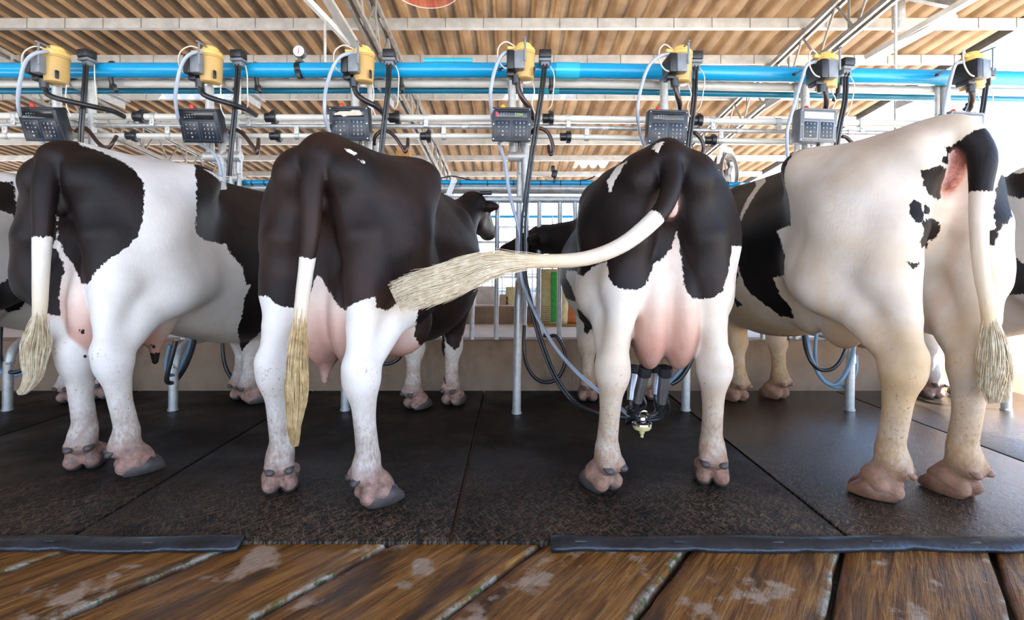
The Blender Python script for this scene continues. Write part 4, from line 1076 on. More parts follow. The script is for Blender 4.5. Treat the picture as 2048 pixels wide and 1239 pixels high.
# ------------------------------------------------------------------ stalls: posts, meters, keypads, pulsators, hoses
NTH = ['first', 'second', 'third', 'fourth', 'fifth', 'sixth', 'seventh']
def nth(i): return ['leftmost', 'second from the left', 'third from the left', 'middle', 'third from the right', 'second from the right', 'rightmost'][i]
FLOORP = [15, 346, 690, 1033, 1371, 1699, 2012]
for i, px in enumerate(FLOORP):
    b = onfloor(px, 826 if i == 3 else 820, .0)
    t = empty('stall_divider', b, ['bent galvanised stall pipe at the left picture edge', 'bent galvanised stall pipe under the white-saddled cow\'s belly', 'bent galvanised stall pipe hidden behind the almost black cow', 'bent galvanised stall pipe standing free between the two middle cows',
        'bent galvanised stall pipe behind the milked cow\'s right leg', 'bent galvanised stall pipe under the spotted white cow\'s belly', 'bent galvanised stall pipe beside the right picture edge'][i], 'stall pipe', 'bent stall pipes on the mats')
    lean = .018
    m = MB(); H = [.36, .33, .36, .74, .36, .36, .46][i]
    m.tube([(0, 0, 0), (lean * .3, 0, .3), (lean * .7, 0, H - .05), (lean * .9, .02, H + .03), (lean, .09, H + .085), (lean, .20, H + .10), (lean, .50, H + .10), (lean, .66, H + .10)], .0275, 20, res=4)
    m.build('bent_pipe', M['galv'], t)
    m = MB(); m.cyl((0, 0, .0), (0, 0, .012), .032, n=20); m.build('foot_ring', M['galv'], t)
    X = b.x + lean
    # twin uprights on the curb carrying rails and pipes
    up = empty('equipment_post', (X, 3.92, .38), ['twin galvanised upright', 'twin galvanised upright', 'twin galvanised upright', 'twin galvanised upright', 'twin galvanised upright', 'twin galvanised upright', 'twin galvanised upright'][i] + ' on the curb behind the ' + nth(i) + ' stall pipe', 'post', 'uprights on the curb')
    ztop = .92 + (540 - 285) / 1000 * 3.92 - .38
    m = MB(); m.cyl((-.012, 0, 0), (-.012 + .03, 0, ztop), .023, n=18); m.build('upright', M['galv2'], up)
    m = MB(); m.cyl((.048, .0, 0), (.078, .0, ztop - .10), .018, n=16); m.build('upright', M['galv2'], up)
    m = MB(); m.cyl((.03, 0, ztop * .82), (.07, 0, ztop * .82), .032, n=16); m.build('collar', M['galv2'], up)
# ---- upper posts that hang between rail and pipes
POSTX = [(116, 180), (421, 474), (712, 738), (1026, 1041), (1330, 1357), (1612, 1596), (1893, 1880)]
for i, (pa, pb_) in enumerate(POSTX):
    Y = 3.40
    base = at(pa, 305, Y)
    t = empty('meter_post', base, f'galvanised pipe pair carrying the {nth(i)} milk meter', 'post', 'pipe pairs carrying the milk meters')
    z1 = at(pa, 150, Y).z - base.z; dx = at(pb_, 305, Y).x - base.x
    m = MB(); m.cyl((0, 0, 0), (-.01, 0, z1), .027, n=18); m.build('pipe', M['galv2'], t)
    m = MB(); m.cyl((dx, .02, -.14), (dx, .02, z1 - .02), .016 if i != 0 else .024, n=16); m.build('pipe', M['galv2'], t)
    m = MB(); zc = at(pa, 313, Y).z - base.z; m.cyl((-.035, 0, zc), (max(dx, .05) + .03, 0, zc), .034, n=20); m.build('cross_pipe', M['galv2'], t)
    m = MB(); m.cyl((.085, -.01, zc - .30), (.085, -.01, zc + .10), .024, n=16); m.cyl((.085, -.01, zc + .085), (.085, -.01, zc + .125), .029, n=16); m.build('socket_pipe', M['galv2'], t)

# ---- bracket arms running back under the pipes
for i, (px, lab) in enumerate(((136, 'under the leftmost meter'), (446, 'under the second meter from the left'), (752, 'under the third meter'), (1606, 'left of the light grey keypad box'), (1905, 'under the rightmost meter'))):
    a = at(px, 163, 3.42); m = MB(); m.box((a.x, 3.66, a.z), (.012, .52, .055)); m.box((a.x + .022, 3.66, a.z + .03), (.05, .52, .008)); tag(m.build('bracket_arm', M['galv']), 'flat galvanised bracket arm running back ' + lab, 'bracket', 'bracket arms under the pipes')
# ---- milk meters
METER = [(113, 135), (422, 135), (727, 134), (1048, 128), (1362, 134), (1652, 146), (1944, 146)]
def make_meter():
    t = empty('milk_meter', (0, 0, 0))
    m = MB(); m.lathe([(.050, -.105), (.060, -.098), (.064, -.05), (.0655, .05), (.069, .052), (.069, .062), (.066, .064), (.066, .07), (.05, .072)], (0, 0, 0), n=32); cup = m.build('cup', M['amber'], t)
    m = MB(); m.lathe([(.04, -.035), (.052, -.030), (.052, .03), (.04, .034)], (0, 0, -.03), n=20); 
    m.build('float', M['amber_lid'], cup)
    m = MB(); m.lathe([(.069, .066), (.070, .082), (.064, .092), (.047, .097), (.046, .114), (.036, .124), (.0, .125)], (0, 0, 0), n=32); m.build('lid', M['amber_lid'], t)
    m = MB(); m.cyl((-.03, -.01, .092), (-.105, -.03, .088), .011, n=12); m.build('inlet', M['amber_lid'], t)
    m = MB(); m.box((-.030, -.078, -.012), (.064, .055, .112), bev=.008); m.build('valve_block', M['grey_block'], t)
    m = MB(); m.box((-.084, -.030, -.012), (.046, .15, .118), bev=.010); m.box((-.085, -.02, -.080), (.05, .08, .03), bev=.008); m.build('solenoid', M['black_block'], t)
    m = MB(); m.box((.004, -.110, .040), (.012, .008, .13), bev=.003); m.box((.004, -.070, .108), (.012, .116, .008), bev=.003); m.build('bail', M['grey_block'], t)
    m = MB(); m.tube([(-.05, .0, .105), (-.11, -.03, .125), (-.155, -.06, .08), (-.16, -.07, .01), (-.13, -.08, -.05), (-.08, -.09, -.066)], .0042, 8, res=5); m.build('air_tube', M['wire'], t)
    m = MB(); m.tube([(.05, .02, -.10), (.065, .0, -.17), (.05, .02, -.24), (.07, .03, -.30)], .0035, 8, res=5); m.build('air_tube', M['wire'], t)
    m = MB(); m.cyl((-.052, -.03, -.135), (-.052, -.03, -.085), .023, .027, n=16); m.build('outlet', M['hose'], t)
    m = MB(); m.box((.062, -.05, -.065), (.012, .02, .05), bev=.004); m.build('clip', M['black'], t)
    return t
mt = make_meter()
for i, (px, py) in enumerate(METER):
    o = mt if i == 0 else copy_tree(mt)
    o.location = at(px, py, 3.12); o.rotation_euler = (0, 0, [-.12, -.10, -.05, 0, .04, .10, .22][i])
    tag(o, f'amber milk meter with grey and black block, {nth(i)} of the seven', 'milk meter', 'milk meters')

# ---- keypads
def text_mesh(s, size, ext=.0006):
    cu = bpy.data.curves.new('txt', 'FONT'); cu.body = s; cu.size = size; cu.align_x = 'CENTER'; cu.align_y = 'CENTER'; cu.extrude = ext
    o = bpy.data.objects.new('txt', cu); COL.objects.link(o)
    dg = bpy.context.evaluated_depsgraph_get(); me = bpy.data.meshes.new_from_object(o.evaluated_get(dg))
    bpy.data.objects.remove(o); bpy.data.curves.remove(cu); return me
RXF = Matrix.Rotation(PI / 2, 4, 'X')
def add_text(bm, s, size, x, z, y):
    me = text_mesh(s, size); me.transform(Matrix.Translation((x, y, z)) @ RXF); bm.from_mesh(me); bpy.data.meshes.remove(me)
def make_keypad(light=False):
    W, H, D = .245, .205, .085
    body = M['box_light'] if light else M['box']; rim = M['pad_rim_pale'] if light else M['pad_rim']
    t = empty('keypad_controller', (0, 0, 0))
    m = MB(); m.box((0, D / 2 - .006, 0), (W, D - .012, H), bev=.006); m.box((0, -.004, 0), (W, .012, H), bev=.003); m.box((0, -.012, H / 2 - .006), (W, .010, .012), bev=.002); m.build('housing', body, t)
    m = MB(); m.box((0, -.0115, .060), (W * .80, .003, .040), bev=.001); d = m.build('display', M['display_pale'] if light else M['display'], t)
    if not light:
        bm = bmesh.new()
        for r in range(2):
            for q in range(5): add_text(bm, '-o=+~'[(q + r) % 5], .014, -.080 + q * .016, .067 - r * .014, -.0135)
        me = bpy.data.meshes.new('icon_print'); bm.to_mesh(me); bm.free(); link('icon_print', me, M['legend'], d)
    m = MB()
    for sx in (-1, 1):
        for sz in (-1, 0, 1): m.cyl((sx * (W / 2 - .010), -.013, sz * (H / 2 - .012)), (sx * (W / 2 - .010), -.008, sz * (H / 2 - .012)), .0035, n=8)
    m.build('screw', M['chrome'], t)
    for side, rows in ((-1, None), (1, ['789', '456', '123', 'F0T'])):
        m = MB(); cx = side * .0545; m.box((cx, -.0115, -.030), (.098, .004, .112), bev=.0018); f = m.build('keypad', rim, t)
        m = MB(); m.box((cx, -.0125, -.030), (.090, .004, .104), bev=.0018); m.build('key_membrane', M['pad'], f)
        bm = bmesh.new()
        for r in range(4):
            for q in range(3):
                x = cx + (q - 1) * .024; z = .004 - r * .0245 + .003
                if rows: add_text(bm, rows[r][q], .0175, x, z, -.0150)
                else:
                    if r == 3 and q != 1: continue
                    s = [['P', 'T', 'O'], ['O', '=', 'M'], ['<', '', '>'], ['', '', '']][r][q]
                    if s: add_text(bm, s, .0135, x, z, -.0150)
                    else:
                        k = 1 if r == 2 else -1; v = [bm.verts.new((x + a * .007, -.0152, z + k * b)) for a, b in ((-1, -.004), (1, -.004), (0, .006))]; bm.faces.new(v)
        me = bpy.data.meshes.new('key_print'); bm.to_mesh(me); bm.free(); link('key_print', me, M['legend'], f)
    m = MB(); m.lathe([(.013, 0), (.014, .008), (.013, .020), (.007, .026), (.0, .027)], (-.055, .035, H / 2), n=16); m.build('warning_lamp', M['lamp_red'], t)
    m = MB(); m.cyl((.05, .05, -H / 2 - .03), (.05, .05, -H / 2 + .01), .010, n=10); m.build('cable_gland', M['hose'], t)
    return t
KEY = [(83, 249, .36, .02), (401, 252, .34, .02), (699, 247, .16, .0), (1023, 249, .10, .01), (1335, 254, .10, .02), (1635, 251, .06, .01), (1930, 258, .06, .02)]
kp = make_keypad(); kpl = make_keypad(True)
KLAB = ['dark keypad box with red lamp, leftmost, above the white-saddled cow\'s tail', 'dark keypad box with red lamp, second from the left', 'dark keypad box with a worn paper label over its display', 'dark keypad box with orange lamp lit and green digits, in the middle',
        'dark keypad box with red lamp above the milked cow', 'light grey keypad box with white display, above the black shoulder', 'light grey keypad box partly hidden behind the spotted cow\'s tail head']
used = {False: False, True: False}
for i, (px, py, tilt, roll) in enumerate(KEY):
    light = i >= 5; src = kpl if light else kp
    o = src if not used[light] else copy_tree(src); used[light] = True
    o.location = at(px, py, 3.14); o.rotation_euler = (tilt, roll, [0.0, 0, 0, 0, .02, .10, .12][i])
    tag(o, KLAB[i], 'keypad box', 'keypad boxes')
    for c in kids(o):
        if c.name.startswith('warning_lamp') and i == 3:
            me = c.data.copy(); me.materials[0] = M['lamp_orange']; c.data = me; c['label'] = 'lit orange lamp'
    if i == 2:
        m = MB(); m.prism([(-.086, .050), (-.085, .060), (-.05, .072), (.01, .072), (.03, .080), (.07, .078), (.088, .060), (.080, .048), (.0, .046), (-.03, .040), (-.05, .052)], -.0155, -.0135); m.build('worn_label', M['label_worn'], o)
    if i == 3:
        bm = bmesh.new(); add_text(bm, '3394', .026, .045, .058, -.0138); me = bpy.data.meshes.new('digits'); bm.to_mesh(me); bm.free(); link('digits', me, M['lcd'], o)
        m = MB(); m.box((-.092, -.0135, .062), (.014, .002, .026)); m.build('red_sticker', M['red'], o)

# ---- pulsators and their twin hoses
PULS = [(174, 113), (477, 114), (779, 113), (1090, 114), (1391, 117), (1692, 130), (1972, 150)]
def make_pulsator():
    t = empty('pulsator', (0, 0, 0))
    m = MB(); m.box((0, 0, .012), (.078, .075, .052), bev=.008); m.box((0, -.0385, .018), (.026, .002, .004)); m.build('cap', M['black_block'], t)
    m = MB(); m.box((0, .004, -.024), (.080, .07, .018), bev=.004); m.box((0, .01, -.045), (.055, .05, .03), bev=.006); m.build('body', M['grey_block'], t)
    m = MB(); m.tube([(.02, .16, .02), (.03, .125, .0), (.045, .115, -.07), (.05, .125, -.14), (.05, .16, -.175)], .014, 8, res=4); m.box((.05, .13, -.155), (.035, .03, .045), bev=.006); m.build('pipe_clamp', M['black'], t)
    m = MB(); m.tube([(.035, .02, -.05), (.06, .0, -.12), (.055, .01, -.22), (.045, .03, -.30), (.02, .04, -.33)], .0035, 8, res=4); m.build('air_tube', M['wire'], t)
    for s in (-1, 1): m = MB(); m.cyl((s * .011, -.01, -.075), (s * .011, -.01, -.05), .008, n=10); m.build('nipple', M['black'], t)
    return t
pu = make_pulsator()
for i, (px, py) in enumerate(PULS):
    o = pu if i == 0 else copy_tree(pu); o.location = at(px, py, 3.24); o.rotation_euler = (0, 0, [-.2, -.1, 0, 0, .05, .15, .25][i])
    tag(o, f'black pulsator clamped to the thick blue pipe, {nth(i)} of the seven', 'pulsator', 'pulsators on the blue pipe')
def hose(name, pts, r, mat, lab, cat, group=None, twin=0, n=10, res=5):
    """pts: (px, py, depth) measured in the place"""
    P = [at(*p) if len(p) == 3 and p[1] > 30 else Vector(p) for p in pts]
    m = MB()
    if twin:
        for s in (-1, 1): m.tube([p + Vector((s * twin, 0, 0)) for p in P], r, n, res=res)
    else: m.tube(P, r, n, res=res)
    return tag(m.build(name, mat, None, True, 60), lab, cat, group)
HP = [[(172, 133, 3.22), (168, 190, 3.2), (163, 250, 3.2), (161, 305, 3.22)], [(476, 135, 3.22), (472, 200, 3.2), (464, 280, 3.2), (458, 352, 3.22)], [(778, 133, 3.22), (776, 180, 3.2), (768, 250, 3.2), (760, 328, 3.22)],
      [(1089, 135, 3.22), (1084, 180, 3.2), (1072, 260, 3.2), (1058, 350, 3.2), (1047, 450, 3.18), (1048, 540, 3.16), (1062, 610, 3.13), (1085, 690, 3.10), (1112, 755, 3.05), (1150, 805, 3.0), (1195, 826, 2.85), (1240, 835, 2.6), (1262, 838, 2.42)],
      [(1391, 140, 3.22), (1388, 200, 3.2), (1380, 270, 3.2), (1374, 325, 3.22)], [(1692, 153, 3.22), (1690, 200, 3.2), (1681, 245, 3.2), (1673, 292, 3.22)], [(1972, 172, 3.22), (1966, 215, 3.2), (1958, 260, 3.2)]]
for i, p in enumerate(HP):
    hose('pulse_hose', p, .0085, M['hose'], f'black twin pulse hose hanging from the {nth(i)} pulsator' if i != 3 else 'long black twin pulse hose running from the middle pulsator down to the milking cups', 'hose', 'twin pulse hoses', twin=.0092)
# ---- black outlet hoses from the meters to the milk pipe
OP = [[(90, 163, 3.10), (91, 182, 3.10), (104, 193, 3.10), (140, 203, 3.12), (185, 213, 3.2), (225, 222, 3.3), (248, 233, 3.40)], [(402, 163, 3.10), (403, 182, 3.10), (415, 193, 3.10), (455, 206, 3.14), (490, 218, 3.25), (512, 230, 3.40)],
      [(709, 163, 3.10), (712, 185, 3.10), (728, 200, 3.10), (752, 213, 3.15), (768, 230, 3.28), (772, 240, 3.40)], [(1035, 158, 3.09), (1037, 178, 3.09), (1046, 198, 3.10), (1060, 216, 3.15), (1066, 235, 3.25), (1066, 246, 3.36)],
      [(1349, 162, 3.09), (1353, 185, 3.09), (1359, 205, 3.12), (1361, 225, 3.25), (1360, 240, 3.40)], [(1648, 172, 3.09), (1652, 190, 3.09), (1653, 208, 3.12), (1648, 226, 3.25), (1646, 244, 3.40)], [(1940, 174, 3.09), (1945, 192, 3.09), (1943, 208, 3.12), (1935, 228, 3.25), (1930, 246, 3.40)]]
for i, p in enumerate(OP):
    hose('outlet_hose', p, .0165, M['hose_brown'] if i >= 3 else M['hose'], f'thick dark hose bending down from the {nth(i)} milk meter', 'hose', 'outlet hoses under the milk meters', n=14)
# ---- clear milk hoses looping down from the meters
CP = [[(104, 104, 3.08), (84, 104, 3.02), (64, 110, 2.99), (49, 128, 2.99), (41, 158, 3.0), (36, 195, 3.03), (40, 228, 3.10), (56, 258, 3.30), (85, 284, 3.30), (112, 299, 3.30)], [(412, 104, 3.08), (394, 104, 3.02), (376, 111, 2.99), (363, 130, 2.99), (355, 160, 3.0), (351, 195, 3.03), (357, 236, 3.12), (376, 268, 3.30), (402, 289, 3.30), (424, 303, 3.30), (438, 325, 3.30), (443, 352, 3.30)],
      [(714, 106, 3.08), (698, 107, 3.02), (680, 114, 2.99), (666, 134, 2.99), (656, 162, 3.0), (650, 190, 3.03), (650, 232, 3.06), (659, 262, 3.14), (676, 283, 3.16), (700, 302, 3.2)], [(1028, 104, 3.06), (1008, 107, 3.04), (993, 130, 3.03), (982, 175, 3.03), (982, 215, 3.10), (989, 262, 3.28), (1002, 298, 3.28), (1011, 330, 3.24), (1016, 370, 3.24), (1026, 415, 3.22), (1037, 455, 3.2), (1041, 505, 3.18), (1042, 550, 3.15), (1052, 585, 3.12), (1078, 640, 3.08), (1115, 700, 3.02), (1160, 750, 2.9), (1205, 788, 2.75), (1240, 815, 2.55), (1268, 838, 2.42)],
      [(1342, 108, 3.06), (1318, 113, 3.04), (1296, 135, 3.03), (1281, 180, 3.03), (1275, 225, 3.04), (1280, 265, 3.2), (1292, 303, 3.3)], [(1632, 124, 3.06), (1614, 130, 3.04), (1603, 160, 3.03), (1588, 210, 3.03), (1575, 258, 3.04), (1574, 295, 3.06), (1578, 335, 3.1)], [(1926, 124, 3.06), (1911, 129, 3.04), (1902, 155, 3.03), (1893, 195, 3.03), (1887, 240, 3.05)]]
for i, p in enumerate(CP):
    hose('milk_hose', p, .0105 if i != 3 else .0115, M['clear'] if i < 6 else M['clear'], f'clear bluish milk hose looping down from the {nth(i)} milk meter' if i != 3 else 'long clear milk hose from the middle meter down to the milking cups', 'hose', 'clear milk hoses', n=12)
# ---- short dark hoses with nozzles curling at the milk pipes
WP = [[(152, 262, 3.34), (165, 254, 3.3), (178, 262, 3.3), (196, 285, 3.3), (215, 297, 3.3), (226, 285, 3.3), (233, 273, 3.36)], [(460, 266, 3.34), (471, 259, 3.3), (488, 270, 3.3), (505, 292, 3.3), (514, 306, 3.3), (516, 295, 3.3), (517, 278, 3.36)],
      [(749, 290, 3.32), (750, 275, 3.3), (760, 264, 3.3), (775, 262, 3.3), (790, 274, 3.3), (803, 293, 3.3), (811, 304, 3.3), (815, 292, 3.3), (816, 278, 3.36)], [(1060, 268, 3.34), (1070, 258, 3.3), (1083, 257, 3.3), (1097, 267, 3.3), (1105, 288, 3.3), (1106, 304, 3.3), (1100, 308, 3.3), (1097, 292, 3.36)],
      [(1376, 264, 3.34), (1390, 266, 3.3), (1403, 280, 3.3), (1407, 297, 3.3), (1401, 313, 3.3), (1388, 316, 3.3), (1380, 304, 3.3)], [(1684, 273, 3.3), (1693, 275, 3.3), (1703, 285, 3.3), (1709, 296, 3.3)]]
for i, p in enumerate(WP):
    hose('drain_hose', p, .0125, M['hose_brown'], f'short dark hose curling over the lower milk pipe, {["leftmost", "second from the left", "third from the left", "right of the middle keypad box", "right above the milked cow", "rightmost"][i]}', 'hose', 'short curled hoses', n=12)
# ---- hose loops hung low between the stalls
def loop(lab, parts):
    """parts: list of (points, r, mat)"""
    for k, (p, r, mat) in enumerate(parts):
        hose('hose_loop', p, r, mat, lab[k], 'hose', 'hose loops hanging near the curb', n=12)
loop(['blue-grey hose loop behind the pipe at the left picture edge', 'black hose loop behind the pipe at the left picture edge'],
     [([(-12, 640, 3.3), (-14, 700, 3.3), (-2, 738, 3.3), (20, 750, 3.3), (48, 745, 3.32), (70, 730, 3.34), (86, 690, 3.36), (92, 650, 3.36)], .0115, M['clear_blue']), ([(2, 640, 3.3), (0, 700, 3.3), (8, 735, 3.28), (28, 744, 3.28), (50, 733, 3.3), (64, 700, 3.34), (70, 660, 3.36)], .013, M['hose'])])
loop(['pale blue hose slanting behind the stall pipe under the white-saddled cow', 'black hose loop over the stall pipe under the white-saddled cow'],
     [([(340, 690, 3.19), (333, 720, 3.19), (334, 745, 3.2), (350, 748, 3.28), (366, 722, 3.3), (378, 694, 3.3), (384, 670, 3.3)], .0105, M['clear_blue']), ([(352, 680, 3.19), (342, 720, 3.18), (334, 752, 3.18), (336, 764, 3.2), (350, 762, 3.3), (368, 738, 3.31), (382, 706, 3.31), (390, 675, 3.31)], .0145, M['hose'])])
loop(['black hose loop hanging behind the white-saddled cow\'s front foot'], [([(446, 660, 3.72), (446, 705, 3.7), (453, 738, 3.7), (472, 763, 3.7), (495, 772, 3.7), (520, 762, 3.7), (535, 738, 3.7), (538, 712, 3.7), (528, 680, 3.72), (522, 662, 3.74)], .0135, M['hose'])])
loop(['black hose loop hanging behind the free stall pipe in the centre'], [([(1049, 650, 3.72), (1048, 700, 3.7), (1056, 735, 3.7), (1074, 758, 3.7), (1098, 764, 3.7), (1118, 752, 3.7), (1130, 725, 3.7), (1127, 695, 3.72), (1112, 672, 3.74), (1098, 672, 3.76), (1086, 670, 3.76)], .0135, M['hose'])])
loop(['black hose ring behind the white belly patch of the almost black cow'], [([(796, 690, 3.5), (802, 706, 3.5), (796, 718, 3.5), (780, 726, 3.5), (765, 727, 3.5)], .0135, M['hose'])])
loop(['blue-grey hose arc right of the milked udder', 'black hose arc right of the milked udder'],
     [([(1386, 640, 2.95), (1382, 690, 2.95), (1370, 725, 2.95), (1352, 750, 2.95), (1338, 764, 2.95)], .0105, M['clear_blue']), ([(1392, 640, 2.98), (1388, 700, 2.98), (1375, 735, 2.98), (1358, 758, 2.98), (1342, 767, 2.98)], .0145, M['hose'])])
loop(['pale blue hose loop hanging under the spotted white cow', 'black hose loop hanging under the spotted white cow', 'lower dark hose behind the pale blue loop'],
     [([(1612, 655, 3.3), (1616, 690, 3.26), (1626, 725, 3.24), (1645, 758, 3.22), (1668, 769, 3.2), (1688, 752, 3.18), (1704, 715, 3.18), (1710, 672, 3.2)], .0125, M['clear_blue']), ([(1607, 655, 3.28), (1610, 690, 3.24), (1622, 722, 3.2), (1640, 738, 3.2), (1662, 738, 3.18), (1680, 722, 3.17), (1692, 695, 3.17), (1698, 672, 3.2)], .0125, M['hose']),
      ([(1634, 660, 3.36), (1630, 710, 3.36), (1640, 752, 3.36), (1668, 773, 3.34), (1695, 769, 3.32), (1711, 745, 3.32), (1712, 710, 3.34)], .0115, M['clear_blue'])])
# ---- pressure gauge
g = empty('pressure_gauge', at(600, 141, 3.35), 'round white pressure gauge clamped on top of the thick blue pipe', 'gauge')
m = MB(); m.lathe([(.0, -.0), (.040, .0), (.042, -.006), (.042, -.035), (.0, -.036)], (0, -.02, .122), (0, -1, 0), 32); m.build('gauge_body', M['dark_steel'], g)
m = MB(); m.cyl((0, -.0205, .122), (0, -.0225, .122), .036, n=32); d = m.build('dial', M['white'], g)
m = MB(); m.prism([(-.003, .105), (.003, .105), (.001, .150), (-.001, .150)], -.0245, -.0235); m.build('needle', M['red'], d)
m = MB()
for k in range(11):
    a = math.radians(225 - 27 * k); m.box((.030 * math.cos(a), -.0232, .122 + .030 * math.sin(a)), (.006, .001, .0015), Matrix.Rotation(-a, 3, 'Y'))
m.build('scale_marks', M['black'], d)
m = MB(); m.cyl((0, -.005, .05), (0, -.005, .085), .012, n=12); m.box((0, 0, .058), (.05, .04, .014), bev=.004); m.build('stem', M['dark_steel'], g)
m = MB(); m.lathe([(.0515, -.018), (.055, -.018), (.055, .018), (.0515, .018)], (0, 0, 0), (1, 0, .12), 28); m.box((.01, -.055, -.04), (.032, .02, .05), bev=.006); m.build('pipe_clamp', M['black'], g)
# tie ends on the blue pipe
for px, py, lab in ((1002, 136, 'black tie end sticking out left of the middle milk meter'), (1592, 146, 'black tie end left of the light grey keypad\'s meter'), (1878, 147, 'black tie end left of the rightmost milk meter')):
    m = MB(); m.bar(at(px - 5, py + 4, 3.28), at(px + 12, py - 6, 3.30), .012, .008); m.box(at(px - 4, py + 3, 3.28), (.018, .018, .018), bev=.004); tag(m.build('cable_tie_end', M['black']), lab, 'cable tie', 'tie ends on the blue pipe')
# ---- milking cluster under the milked cow
cl = empty('milking_cluster', at(1281, 858, 2.30), 'steel milking cluster with four cups hanging from the udder', 'milking cluster')
o0 = cl.location.copy()
def lo(px, py, Y): return at(px, py, Y) - o0
cz = lo(1284, 846, 2.30)
m = MB(); m.lathe([(.020, .035), (.024, .03), (.024, .018), (.034, .014), (.045, .004), (.046, -.004), (.038, -.008)], cz, n=28); m.build('claw_top', M['chrome'], cl)
m = MB(); m.lathe([(.034, -.002), (.042, -.006), (.042, -.018), (.036, -.026), (.014, -.031), (.012, -.045), (.008, -.048), (.007, -.064), (.0, -.065)], cz, n=28); m.build('claw_bowl', M['yellow_base'], cl)
m = MB(); m.tube([cz + Vector(p) for p in ((-.018, -.02, .04), (-.01, -.026, .062), (.01, -.026, .064), (.022, -.02, .045))], .004, 8, res=4); m.build('hook', M['chrome'], cl)
cups = [((1289, 742, 2.20), (1275, 803, 2.24), 0), ((1330, 742, 2.20), (1323, 805, 2.24), 0), ((1270, 738, 2.50), (1262, 800, 2.46), 1), ((1315, 738, 2.50), (1312, 790, 2.46), 1)]
for k, (a, b, far) in enumerate(cups):
    A, B = lo(*a), lo(*b); d = (B - A).normalized(); Lh = (B - A).length
    m = MB(); m.lathe([(.016, 0), (.0245, .002), (.0245, Lh * .72), (.0215, Lh * .86), (.0215, Lh), (.012, Lh + .002)], A, d, 24); s_ = m.build('teat_cup', M['cup_steel'], cl)
    m = MB(); m.lathe([(.018, -.022), (.030, -.020), (.0315, -.004), (.031, .018), (.026, .022), (.0245, .024)], A, d, 24); m.build('liner_head', M['hose'], s_)
    m = MB(); e = cz + Vector(((k % 2 - .5) * .05, -.02 + .04 * far, .02))
    m.tube([B + d * -.004, B + d * .04, B * .5 + e * .5 + Vector(((k % 2 - .5) * .05, 0, -.03 if k % 2 else .0)), e], .011, 10, res=5); m.build('short_milk_tube', M['hose'], s_)
    m = MB(); p0 = B + Vector((.02, -.01, .03)); m.tube([p0, p0 + Vector((.012, 0, -.05)), B * .4 + e * .6 + Vector((.05 if k % 2 else -.03, 0, -.01)), e + Vector((0, 0, .01))], .0065, 8, res=5); m.build('pulse_tube', M['hose'], s_)
m = MB(); m.tube([lo(1262, 838, 2.42), lo(1268, 846, 2.38), cz + Vector((-.03, .03, .01))], .0115, 10, res=4); m.tube([lo(1258, 836, 2.44), lo(1254, 846, 2.4), cz + Vector((-.035, .02, .02))], .010, 10, res=4); m.build('hose_joint', M['hose'], cl)
# ------------------------------------------------------------------ beyond the curb
s = empty('feed_sack', at(1104, 645, 5.12), 'pale woven feed sack with a green printed band, standing beyond the curb', 'sack', 'feed sacks')
s.location.z = .362; z0 = s.location.z
def sack(parent, w, d, h, mat, x=0, seed=1):
    bm = bmesh.new(); rg = random.Random(seed); rows = []
    for i in range(15):
        z = h * i / 14; k = 1 - .35 * (i / 14) ** 6 - .10 * (1 - i / 14) ** 4; row = []
        for q in range(20):
            a = 2 * PI * q / 20; c, s_ = math.cos(a), math.sin(a)
            row.append(bm.verts.new((x + w / 2 * k * math.copysign(abs(c) ** .6, c) + (rg.random() - .5) * .006, d / 2 * (k if i < 13 else .25) * math.copysign(abs(s_) ** .6, s_) + (rg.random() - .5) * .008, z)))
        rows.append(row)
    for A, B in zip(rows, rows[1:]):
        for q in range(20): bm.faces.new((A[q], A[(q + 1) % 20], B[(q + 1) % 20], B[q])).smooth = True
    bm.faces.new(rows[0]); bm.faces.new(rows[-1]); bmesh.ops.recalc_face_normals(bm, faces=bm.faces)
    me = bpy.data.meshes.new('bag'); bm.to_mesh(me); bm.free(); return link('bag', me, mat, parent)
b_ = sack(s, .34, .20, .56, M['sack'])
m = MB(); m.box((.015, -.101, .28), (.065, .012, .50), bev=.004); m.build('green_band', M['green'], b_)
m = MB()
for k in range(8): m.tube([(-.15 + .002 * k, -.103, .03 + k * .022), (-.09, -.106, .036 + k * .022), (-.03, -.104, .03 + k * .022)], .0022, 6)
m.build('print_lines', M['dark_steel'], b_)
s2 = empty('feed_sack', Vector((at(1146, 645, 5.2).x, 5.20, z0)), 'orange feed sack behind the pale one, mostly hidden by the milked cow', 'sack', 'feed sacks'); sack(s2, .22, .18, .42, M['orange'], 0, 4)
m = MB(); m.box((at(1110, 645, 5.08).x, 5.08, .366), (.55, .28, .012)); tag(m.build('board', M['wood']), 'thin wooden board under the feed sacks', 'board')
s.location.z = .373; s2.location.z = .373
for px, w, h, lab in ((1022, .12, .20, 'pale carton on the far ledge left of the central pipe'), (1008, .10, .11, 'low brown carton on the far ledge')):
    c = at(px, 612, 5.7); m = MB(); m.box((c.x, 5.7, .531 + h / 2), (w, .14, h), bev=.004)
    for k in range(3): m.box((c.x, 5.628, .531 + h * (.25 + k * .25)), (w * .98, .002, .006))
    tag(m.build('carton', M['carton'] if h < .15 else M['sack']), lab, 'carton', 'cartons on the far ledge')
c = at(975, 612, 5.9); m = MB(); m.box((c.x, 5.9, .531 + .10), (.26, .10, .20), bev=.006); tag(m.build('concrete_block', M['pinkish']), 'pale block lying on the far ledge behind the left bars', 'block')
